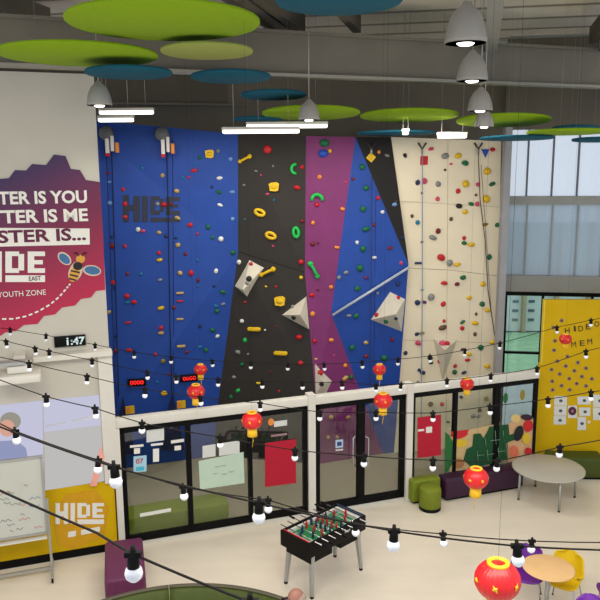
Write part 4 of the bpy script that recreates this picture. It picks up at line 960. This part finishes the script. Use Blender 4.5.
for sx_ in (-1, 1):
    MB().box((sx_*(LX/2-.075), 0, .84), (.08, LY-.075, .05)).build('end_ramp', mat('end_white', (214, 214, 206), .5), ft)
    MB().box((sx_*(LX/2-.045), 0, .90), (.022, LY-.05, .014), bevel=.004).build('end_rail', hm('red') if sx_ < 0 else mat('rail_blue', (40, 60, 96), .5), ft)
for sy_ in (-1, 1): MB().box((0, sy_*(LY/2-.05), .845), (LX-.1, .04, .05)).build('side_rail', mat('end_white', (214, 214, 206)), ft)
b = MB(); b.box((-.32, 0, .60), (.46, LY-.08, .13)).box((.32, 0, .60), (.46, LY-.08, .13)); b.build('underframe', M_FB, ft)
for sx_ in (-1, 1):
    for sy_ in (-1, 1):
        t0 = Vector((sx_*.50, sy_*.23, .64)); t1 = Vector((sx_*.545, sy_*.28, .03))
        lg_ = MB().cyl(t0, t1, .048, .030, n=4, smooth=False).build('leg', M_STEEL, ft)
        MB().cyl(t1 + Vector((0, 0, 0.004)), (t1.x, t1.y, 0), .026, .03, n=12).build('foot', M_BLACK, lg_)
M_PR, M_PW = hm('red'), hm('navy')
rows = [(1, 0), (2, 0), (3, 1), (5, 0), (5, 1), (3, 0), (2, 1), (1, 1)]
for i, (n_, team) in enumerate(rows):
    x = -.49 + i * .14; sd = 1 if team else -1
    rd = MB().cyl((x, -.44, .885), (x, .44, .885), .008, n=8).build('rod', M_CHROME, ft)
    MB().cyl((x, sd*.44, .885), (x, sd*.54, .885), .018, .014, n=10).build('grip', M_BLACK, rd)
    for k in range(n_):
        y = (k - (n_-1)/2) * (.5 / max(n_, 2.2))
        MB().box((x, y, .885), (.03, .034, .05), bevel=.006).box((x, y, .85), (.018, .026, .05)).box((x, y, .83), (.032, .026, .016)).ball((x, y, .925), .015).build('player_figure', M_PR if team else M_PW if i % 2 else M_PW, rd)
MB().box((.2, -LY/2 - .004, .80), (.12, .008, .03)).build('score_counter', M_STEEL, ft)

# ---------------------------------------------------------------- round tables
def four_leg_table(label, c, R, h, angs):
    r = thing('round_table', label, 'table', c)
    MB().lathe([(0, h-.03), (R-.015, h-.03), (R, h-.022), (R, h-.005), (R-.01, h), (0, h)], n=56).build('tabletop', mat('table_grey', (176, 172, 162), .3, .03, 2), r)
    for a in angs:
        a = math.radians(a); x, y = math.cos(a)*(R-.12), math.sin(a)*(R-.12)
        l_ = MB().cyl((x, y, h-.031), (x*1.02, y*1.02, .03), .024, .022, n=12).build('leg', M_STEEL, r)
        MB().cyl((x*1.02, y*1.02, 0), (x*1.02, y*1.02, .03), .022, n=10).build('foot', M_BLACK, l_)
    MB().tube([(math.cos(t)*(R-.15), math.sin(t)*(R-.15), h-.045) for t in [2*PI*i/30 for i in range(30)]], .014, 6, closed=True).build('ring_frame', M_STEEL, r)
tcz = onz(548, 466.5, .64)
four_leg_table('large grey-topped round table near the yellow wall', (tcz.x, tcz.y - .02, 0), .66, .63, (-86, 4, 94, 184))
q = onz(548.5, 567, .74)
r = thing('round_table', 'small beech-topped pedestal table between purple and yellow chairs', 'table', (q.x, q.y, 0))
MB().lathe([(0, .715), (.335, .715), (.35, .722), (.35, .735), (.34, .74), (0, .74)], n=48).build('tabletop', mat('beech', (226, 184, 130), .4, .05, 5), r)
MB().cyl((0, 0, .02), (0, 0, .716), .03, n=16).build('pedestal', M_STEEL, r); MB().lathe([(0, 0), (.24, 0), (.24, .01), (.05, .03), (0, .03)], n=32).build('base_plate', M_STEEL, r)

# ---------------------------------------------------------------- shell chairs
def chair(label, c, ang, col, cname):
    r = thing('shell_chair', label, 'chair', (c[0], c[1], 0), math.radians(ang), 'plastic shell chairs'); r.scale = (.92, .92, .92)
    b = MB(); nu, nv = 14, 12; P = []
    prof = [(.23, .425), (.20, .45), (.10, .445), (0, .44), (-.10, .44), (-.17, .455), (-.215, .50), (-.235, .56), (-.25, .64), (-.265, .72), (-.28, .80), (-.285, .83), (-.29, .845), (-.292, .85)]
    for (x, z) in [prof[i] for i in range(nu)]:
        row = []
        i = prof.index((x, z)); bk = max(0, (i - 5) / 8.0)
        wd = .225 if i < 6 else .25 - .10 * bk**2
        if i == 0: wd = .19
        if i >= 12: wd *= (0.85 if i == 12 else .62)
        for j in range(nv+1):
            t = -1 + 2*j/nv; y = wd * t
            lift = .05 * abs(t)**3 if i < 6 else 0; fwd = .15 * abs(t)**2.2 * (1 - .35*bk) if i >= 5 else 0
            row.append(b.bm.verts.new((x + fwd, y, z * .93 + .03 + lift + (.03*abs(t)**2 if 3 < i < 8 else 0))))
        P.append(row)
    for i in range(nu-1):
        for j in range(nv): b.bm.faces.new([P[i][j], P[i][j+1], P[i+1][j+1], P[i+1][j]]).smooth = True
    bmesh.ops.recalc_face_normals(b.bm, faces=b.bm.faces)
    bmesh.ops.solidify(b.bm, geom=b.bm.faces[:], thickness=.012)
    b.build('seat_shell', mat(cname, col, .35, .03, 6), r)
    for sx_ in (-1, 1):
        for sy_ in (-1, 1):
            t1 = (sx_*.24 - .01, sy_*.23, 0.012); l_ = MB().tube([(sx_*.10, sy_*.10, .425), (sx_*.14, sy_*.15, .415), (sx_*.165, sy_*.175, .39), t1], .011, 8).build('leg', M_CHROME, r)
            MB().cyl((t1[0], t1[1], 0), (t1[0], t1[1], .02), .013, n=8).build('glide', M_BLACK, l_)
    MB().tube([(-.1, -.1, .425), (.1, .1, .425)], .011, 6).tube([(-.1, .1, .425), (.1, -.1, .425)], .011, 6).build('under_frame', M_CHROME, r)
PURC = (110, 38, 150)
q1 = onz(562, 581, .42); chair('yellow shell chair right of the small beech-topped table', (q1.x + .05, q1.y + .02), 236, (226, 190, 16), 'plastic_yellow')
q2 = onz(527, 574, .42); chair('purple shell chair left of the small beech-topped table', (q2.x, q2.y), 252, PURC, 'plastic_purple')
q3 = onz(588, 594, .76); chair('bright purple shell chair at the bottom right corner, only its back showing', (q3.x, q3.y - .25), 268, (132, 62, 178), 'plastic_violet')
q4 = onz(602, 575, .7); chair('dark purple shell chair cut off by the right edge beyond the yellow chair', (q4.x + .22, q4.y), 180, (96, 26, 110), 'plastic_plum')

# ---------------------------------------------------------------- person (seen from above the shoulders)
hp = dep(297.5, 597.5, 1); d = hp - EYE
t = (1.63 - H) / d.z; P0 = EYE + d * t
pr_ = thing('person', 'bald person in a black jacket standing by the curved sofa, facing left', 'person', (P0.x, P0.y, 0), math.radians(200))
def skin_body(name, joints, edges, m_, parent, sub=2):
    me = bpy.data.meshes.new(name); me.from_pydata([j[0] for j in joints], edges, [])
    o = bpy.data.objects.new(name, me); C.objects.link(o)
    o.modifiers.new('skin', 'SKIN'); sb = o.modifiers.new('s', 'SUBSURF'); sb.levels = sub; sb.render_levels = sub
    for v, j in zip(me.skin_vertices[0].data, joints): v.radius = j[1]
    me.skin_vertices[0].data[0].use_root = True
    bpy.context.view_layer.update()
    nm = bpy.data.meshes.new_from_object(o.evaluated_get(bpy.context.evaluated_depsgraph_get())); nm.name = name
    bpy.data.objects.remove(o); bpy.data.meshes.remove(me)
    nm.materials.clear(); nm.materials.append(m_)
    for p in nm.polygons: p.use_smooth = True
    o = bpy.data.objects.new(name, nm); C.objects.link(o); o.parent = parent; return o
M_SK = mat('skin', (150, 104, 90), .5, .05, 12); M_JK = mat('jacket_black', (18, 18, 20), .8, .1, 20); M_TR = mat('trousers', (34, 34, 42), .8)
# x forward, y left
J = [((0, 0, .95), (.13, .16)), ((0, 0, 1.12), (.12, .15)), ((0, 0, 1.32), (.13, .17)), ((0, 0, 1.44), (.09, .10)), ((0.01, 0, 1.50), (.058, .058)), ((.02, 0, 1.55), (.06, .055)),
     ((0, .19, 1.40), (.065, .065)), ((-.02, .25, 1.14), (.05, .05)), ((.12, .22, .93), (.038, .038)), ((0, -.19, 1.40), (.065, .065)), ((-.02, -.25, 1.14), (.05, .05)), ((.12, -.22, .93), (.038, .038)),
     ((0, .10, .86), (.10, .10)), ((.02, .11, .48), (.065, .065)), ((0, .11, .10), (.045, .045)), ((0, -.10, .86), (.10, .10)), ((.02, -.11, .48), (.065, .065)), ((0, -.11, .10), (.045, .045)), ((.12, .12, .05), (.04, .035)), ((.12, -.12, .05), (.04, .035))]
E_ = [(0, 1), (1, 2), (2, 3), (3, 4), (4, 5), (2, 6), (6, 7), (7, 8), (2, 9), (9, 10), (10, 11), (0, 12), (12, 13), (13, 14), (0, 15), (15, 16), (16, 17), (14, 18), (17, 19)]
body = skin_body('body', J, E_, M_SK, pr_)
jk = skin_body('jacket', [((0, 0, .90), (.15, .18)), ((0, 0, 1.12), (.14, .175)), ((0, 0, 1.32), (.15, .19)), ((0, 0, 1.50), (.10, .12)), ((.04, .19, 1.50), (.085, .085)), ((-.02, .25, 1.14), (.066, .066)), ((.10, .225, .97), (.055, .055)), ((.04, -.19, 1.50), (.085, .085)), ((-.02, -.25, 1.14), (.066, .066)), ((.10, -.225, .97), (.055, .055))],
          [(0, 1), (1, 2), (2, 3), (2, 4), (4, 5), (5, 6), (2, 7), (7, 8), (8, 9)], M_JK, pr_)
tr = skin_body('trousers', [((0, 0, .93), (.14, .17)), ((0, .10, .84), (.115, .115)), ((.02, .11, .48), (.085, .085)), ((0, .11, .12), (.07, .07)), ((0, -.10, .84), (.115, .115)), ((.02, -.11, .48), (.085, .085)), ((0, -.11, .12), (.07, .07))], [(0, 1), (1, 2), (2, 3), (0, 4), (4, 5), (5, 6)], M_TR, pr_)
b = MB()
b.ball((.02, 0, 1.635), .092, (.98, .78, 1.12), 3); b.ball((.05, 0, 1.575), .065, (.95, .85, .8), 2)
b.ball((.125, 0, 1.61), .018, (1, .8, 1.4), 2)
for s_ in (-1, 1): b.ball((.01, s_*.08, 1.62), .026, (.7, .4, 1.2), 2)
b.box((.112, 0, 1.575), (.01, .045, .008))
hd = b.build('head', M_SK, pr_)
b = MB()
for s_ in (-1, 1): b.ball((.105, s_*.032, 1.64), .010, (1, 1, .7), 1)
b.build('eyes', mat('eye_dark', (30, 24, 22), .3), hd)
b = MB().ball((-.012, 0, 1.625), .098, (.92, .83, .75), 2); b.build('hair', mat('hair_grey', (150, 132, 120), .8, .1, 40), hd)
for s_ in (-1, 1):
    b = MB(); bx = Vector((.15, s_*.22, .90)); b.box(bx, (.05, .03, .08), bevel=.012)
    for k, l_ in enumerate((.06, .072, .068, .054)):
        y = s_*.22; x = .128 + k*.016; b.tube([(x, y, .87), (x+.004, y - s_*.006, .87-l_*.55), (x+.004, y-s_*.018, .87-l_)], .0085, 6)
    b.tube([(.175, s_*.215, .92), (.195, s_*.20, .895), (.198, s_*.195, .87)], .0095, 6); b.build('hand', M_SK, pr_)
    MB().box((.07, s_*.115, .035), (.27, .095, .07), bevel=.025).build('shoe', M_BLACK, pr_)

# ================================================================= hanging things
# felt discs
def disc(label, cx, cy, wpx, z, m_, hpx=None):
    c_ = onz(cx, cy, z); dd = (c_ - EYE).dot(FW); R = wpx * dd / FPX / 2
    r = thing('acoustic_disc', label, 'acoustic disc', c_, 0, 'felt acoustic discs')
    v = c_ - EYE; el = math.asin(v.z / v.length); tl = (math.asin(min(.9, hpx / wpx)) - el) if hpx else 0.0
    ax = Vector((v.y, -v.x, 0)).normalized(); MT = Matrix.Rotation(-tl, 3, ax)
    MB().lathe([(0, 0), (R-.01, 0), (R, .01), (R, .03), (R-.01, .04), (0, .04)], n=56, M=MT).build('panel', m_, r)
    top = 8.949 - z
    for k in range(2):
        a = k*PI + .9; q_ = MT @ Vector((R*.6*math.cos(a), R*.6*math.sin(a), .03)); MB().tube([q_, (R*.6*math.cos(a), R*.6*math.sin(a), top)], .0014, 4).build('wire', M_STEEL, r)
disc('largest lime green disc at the top left', 164, 23.6, 192, 7.72, M_LIME, 37)
disc('wide lime green disc hanging in front of the left end of the big beam', 79, 56.1, 156, 7.60, M_LIME, 22)
disc('teal disc above the left domed pendant, beside the white wall top', 129, 74.1, 86, 7.45, M_TEAL, 12)
disc('pale olive disc under the largest lime disc', 207, 52.6, 92, 7.6, M_LIMEP, 15)
disc('teal disc just left of the middle of the big beam underside', 231, 78.1, 80, 7.5, M_TEAL, 12)
disc('teal disc hanging below the big beam, left of the lime pair', 273.5, 96.2, 66, 7.4, M_TEAL, 9)
disc('lime disc behind the middle domed pendant', 311, 114.1, 98, 7.15, M_LIME, 13)
disc('lime disc just right of the middle domed pendant', 409, 116.6, 98, 7.12, M_LIME, 12)
disc('lime disc behind the lowest right-hand domed pendants', 503, 121.6, 92, 7.0, M_LIME, 12)
disc('large dark teal disc cut by the top edge of the picture', 339, 2.6, 127, 7.75, M_TEAL)
disc('thin teal disc above the left tube lights over the charcoal panel', 258, 120.2, 50, 7.1, M_TEAL, 4)
disc('thin teal disc right in front of the cream panel top edge', 396, 134.1, 78, 6.88, M_TEAL, 4)
disc('thin teal disc crossing the column top beside the window', 516, 139.2, 72, 6.72, M_TEAL, 4)
disc('thin lime disc in front of the upper window', 568, 133.1, 80, 6.78, M_LIME, 5)
disc('small teal disc just above the thin lime disc by the window', 575, 129.7, 46, 6.9, M_TEAL, 6)
disc('thin teal disc at the right edge in front of the upper window', 598, 140.7, 50, 6.72, M_TEAL, 4)

# domed pendants
M_DOME = mat('dome_grey', (160, 157, 152), .45, .03, 5); M_LAMP = emit('lamp_glow', (255, 250, 238), 6.0)
def pendant(label, cx, ybot, wpx, dm=.46, pw=60):
    D = dm * FPX / wpx; c_ = dep(cx, ybot, D); R = dm/2
    r = thing('pendant_light', label, 'pendant light', c_, 0, 'grey domed pendant lights')
    hs = dm / .46 * .86
    MB().lathe([(a_, b_ * hs) for a_, b_ in [(R, 0), (R*1.0, .05), (R*.93, .16), (R*.80, .28), (R*.60, .38), (R*.33, .45), (R*.22, .48), (R*.2, .50), (R*.18, .50), (R*.2, .46), (R*.3, .43), (R*.56, .36), (R*.77, .27), (R*.90, .16), (R*.97, .05), (R*.97, 0)]], n=36).build('dome', M_DOME, r)
    MB().lathe([(0, -.025), (R*.3, -.02), (R*.42, 0), (R*.42, .05), (0, .06)], n=24).build('lamp', M_LAMP, r)
    MB().cyl((0, 0, .5*hs), (0, 0, 9.0 - c_.z), .008, n=8).build('stem', M_STEEL, r)
    l = bpy.data.lights.new('pendant_lamp', 'SPOT'); l.energy = pw; l.spot_size = 2.2; l.spot_blend = .8; l.shadow_soft_size = .12; l.color = (1, .93, .82)
    o = bpy.data.objects.new('pendant_lamp', l); C.objects.link(o); o.parent = r; o.location = (0, 0, -0.03)
pendant('largest grey domed pendant at the top right', 465.5, 43.5, 42, pw=130)
pendant('second of the right-hand domed pendants, just under the largest', 472, 81, 31, .42)
pendant('third of the right-hand domed pendants, hanging below the big beam', 480, 111, 24.5, .37)
pendant('smallest right-hand domed pendant in front of the lime disc', 484, 127, 19, .30)
pendant('grey domed pendant in the middle between two lime discs', 309, 120, 21.5, .34)
pendant('grey domed pendant at the left beside the white wall', 99.5, 105.5, 25, .345)

# linear tube lights
M_TUBE = emit('tube_glow', (255, 252, 244), 3.2)
def linear(label, x0, y0, x1, y1, D, hgt=.06):
    a, e = dep(x0, y0, D), dep(x1, y1, D); e.z = a.z = (a.z+e.z)/2; c_ = (a+e)/2; v = e-a; ang = math.atan2(v.y, v.x); L_ = v.length
    r = thing('tube_light', label, 'ceiling light', c_, ang, 'long white tube lights')
    MB().box((0, 0, .05), (L_, .12, .05), bevel=.01).build('housing', M_TRIM, r)
    MB().box((0, 0, 0), (L_-.02, .11, .06), bevel=.02).build('diffuser', M_TUBE, r)
    for s_ in (-1, 1): MB().cyl((s_*L_*.35, 0, .07), (s_*L_*.35, 0, 8.95-c_.z), .004, n=6).build('wire', M_STEEL, r)
linear('upper white tube light beside the white wall, over the left blue panel', 99, 111.5, 154, 113.5, 12.3)
linear('lower white tube light beside the white wall, over the left blue panel', 98, 118.5, 134, 121.5, 11.8)
linear('upper of the paired tube lights over the charcoal panel', 246, 124.5, 328, 128, 12.2)
linear('lower of the paired tube lights over the charcoal panel', 222, 129.5, 300, 133.5, 11.8)
linear('short oval tube light over the cream panel', 437, 136, 467, 137, 13.0)
linear('tiny white light at the top of the cream panel', 402, 133, 409, 133.2, 13.0)

# festoon strings
M_CABLE = mat('cable_dark', (24, 21, 20), .7, spec=.12)
def festoon(label, pts, depths, spacing_dia=.06, nobulb=(), crad=.0045):
    n = len(pts); W = [dep(p[0], p[1], depths[0] + (depths[1]-depths[0]) * i / (n-1)) for i, p in enumerate(pts)]
    c_ = W[n//2].copy(); r = thing('festoon_string', label, 'string lights', c_, 0, 'festoon strings crossing the hall')
    P = []
    for i in range(n-1):
        for k in range(5):
            t = k/5; q = W[i].lerp(W[i+1], t); q.z -= 0.10 * t * (1-t) * (W[i+1]-W[i]).length * .35; P.append(q - c_)
    P.append(W[-1] - c_)
    MB().tube(P, crad, 6).build('cable', M_CABLE, r)
    for i in range(1, n-1):
        if i in nobulb: continue
        q = W[i] - c_; R = spacing_dia/2; tl = Vector((random.uniform(-.12, .12), random.uniform(-.1, .1), 1)).normalized()
        M_ = Vector((0, 0, 1)).rotation_difference(tl).to_matrix()
        b = MB(); b.lathe([(0, .03), (.008, .03), (.010, .01), (.017, .0), (.020, -.02), (.022, -.055), (0, -.055)], q, 14, M=M_)
        b.box(q, (.055, .022, .018)); s_ = b.build('socket', M_SOCK, r)
        MB().lathe([(0, -R*2-.04), (R*.5, -R*1.87-.04), (R*.87, -R*1.5-.04), (R, -R-.04), (R*.87, -R*.5-.04), (R*.62, -R*.15-.04), (R*.6, -.04), (0, -.04)], q, 16, M=M_).build('bulb', M_BULB, s_)
festoon('highest and farthest festoon string, from under the clock to the yellow wall lettering', [(-30, 324), (10, 329), (46, 335), (95, 344.5), (134, 352), (171, 357), (212, 360.5), (251, 362.5), (288, 364), (324, 364), (362, 362), (398, 359), (430, 356), (465, 350), (500, 343), (557, 327), (591, 320), (630, 312)], (9.5, 9.5), .052)
festoon('second highest festoon string crossing the climbing wall above the rail', [(-30, 334), (6, 341), (35, 348), (49, 351), (92, 360), (147, 372), (176, 376), (218, 379), (262, 381), (302, 382), (342, 382), (376, 385), (401, 384), (447, 380), (491, 375), (537, 368), (586, 351), (630, 340)], (8.2, 8.2), .052)
festoon('third festoon string from the left edge crossing in front of the rail', [(-30, 350), (29, 363), (87, 376), (145, 389), (200, 397), (260, 403), (320, 412), (376, 412), (433, 413), (490, 406), (548, 399), (591, 392), (640, 384)], (7.2, 7.2), .054)
festoon('fourth festoon string crossing in front of the posters on the glass', [(-30, 368), (46, 396.5), (95, 408), (142, 423), (220, 437), (295, 450), (364, 456), (433, 460), (497, 461), (560, 447), (640, 432)], (5.9, 5.9), .056)
festoon('fifth festoon string, smaller bulbs, crossing the floor by the football table', [(-30, 408), (15, 431), (98, 460), (183, 487), (268, 500), (355, 524), (443, 534), (532, 541), (640, 542)], (5.0, 5.6), .062)
festoon('big-bulb festoon string running just below the fifth string', [(-60, 402), (-10, 423), (114, 467), (259, 503), (394, 531), (517, 546), (660, 551)], (3.3, 3.3), .062)
festoon('nearest festoon string at the lower left with the biggest bulb', [(-90, 448), (97, 533), (133, 554), (250, 602), (360, 640)], (2.6, 2.2), .062, nobulb=(1,))

# lanterns
def lantern(label, cx, cy, wpx, dia=.24, thr=.5, mo_=.6):
    D = dia * FPX / wpx; c_ = dep(cx, cy, D); R = dia/2
    r = thing('paper_lantern', label, 'lantern', c_, random.uniform(0, 1), 'red paper lanterns')
    prof = [(R*math.cos(t), R*.88*math.sin(t)) for t in [-PI*.36 + i*PI*.72/12 for i in range(13)]]
    MB().lathe([(0, prof[0][1])] + prof + [(0, prof[-1][1])], n=72, lobes=24, amp=.05).build('body', M_RED, r)
    zt2 = prof[-1][1]; rt = prof[-1][0]
    MB().lathe([(rt*1.12, zt2-.012), (rt*1.15, zt2+.006), (rt*1.0, zt2+.012), (rt*.72, zt2+.010), (rt*.72, zt2-.01)], n=30).build('top_rim', M_GOLD, r)
    MB().lathe([(rt*1.12, -zt2+.012), (rt*1.15, -zt2-.006), (rt*1.0, -zt2-.012), (rt*.7, -zt2-.010), (rt*.7, -zt2+.01)], n=30).build('bottom_rim', M_GOLD, r)
    b = MB()
    for k in range(14):
        a = 2*PI*k/14; x, y = rt*.8*math.cos(a), rt*.8*math.sin(a)
        b.cyl((x, y, -zt2), (x*1.1, y*1.1, -zt2 - R*.75), .012*dia/.24, .014*dia/.24, n=6)
    b.build('tassel', M_GOLD, r)
    for k in range(6):
        a = 2*PI*k/6; n_ = Vector((math.cos(a), math.sin(a), .12)).normalized()
        M_ = Vector((0, 0, 1)).rotation_difference(n_).to_matrix(); b = MB()
        for (dx, dy, s_) in ((0, 0, .10), (.10, 0, .07), (-.10, 0, .07), (0, .12, .07), (0, -.12, .07), (0, -.26, .035), (0, .25, .035)):
            off = M_ @ Vector((dx*R*mo_*1.1, dy*R*mo_*1.1, 0)); p = (Vector((n_.x, n_.y, n_.z)) * R*.99 + off); p = p.normalized() * R * .985 ; p.z *= .9
            b.ball(p, s_*R*mo_*1.5, (1, 1, .25), 1, M=M_)
        b.build('gold_motif', M_GOLD, r)
    b = MB().tube([(0, 0, zt2+.01), (0, 0, 8.92 - c_.z)], .0009, 4); b.build('thread', M_SOCK, r)
    MB().tube([(0, 0, -zt2 - R*.5), (.01, 0, -zt2 - R*1.2), (0, .01, -zt2-R*1.9)], .004, 4).build('tail', M_GOLD, r)
lantern('small red lantern high over the blue panel, topmost of the left pair', 200.5, 369.5, 13, .22)
lantern('red lantern just below the topmost left lantern, before the timer', 196, 391.5, 17.5, .24)
lantern('red lantern with gold band hanging left of the crimson poster', 252, 420.5, 21, .24)
lantern('small red lantern above the rail, upper of the pair by the double doors', 379.5, 369.5, 13, .22)
lantern('red lantern in front of the rail post, lower of the pair by the double doors', 383, 400.5, 18.5, .24)
lantern('small red lantern above the rail in front of the cream panel', 467, 384, 14, .22)
lantern('red lantern in front of the dark purple bench', 476, 478, 25, .26)
lantern('largest red lantern with gold motifs at the bottom right', 497.5, 580, 46, .28)
lantern('small red lantern in front of the yellow wall lettering', 565.5, 339, 12.5, .21, .2)
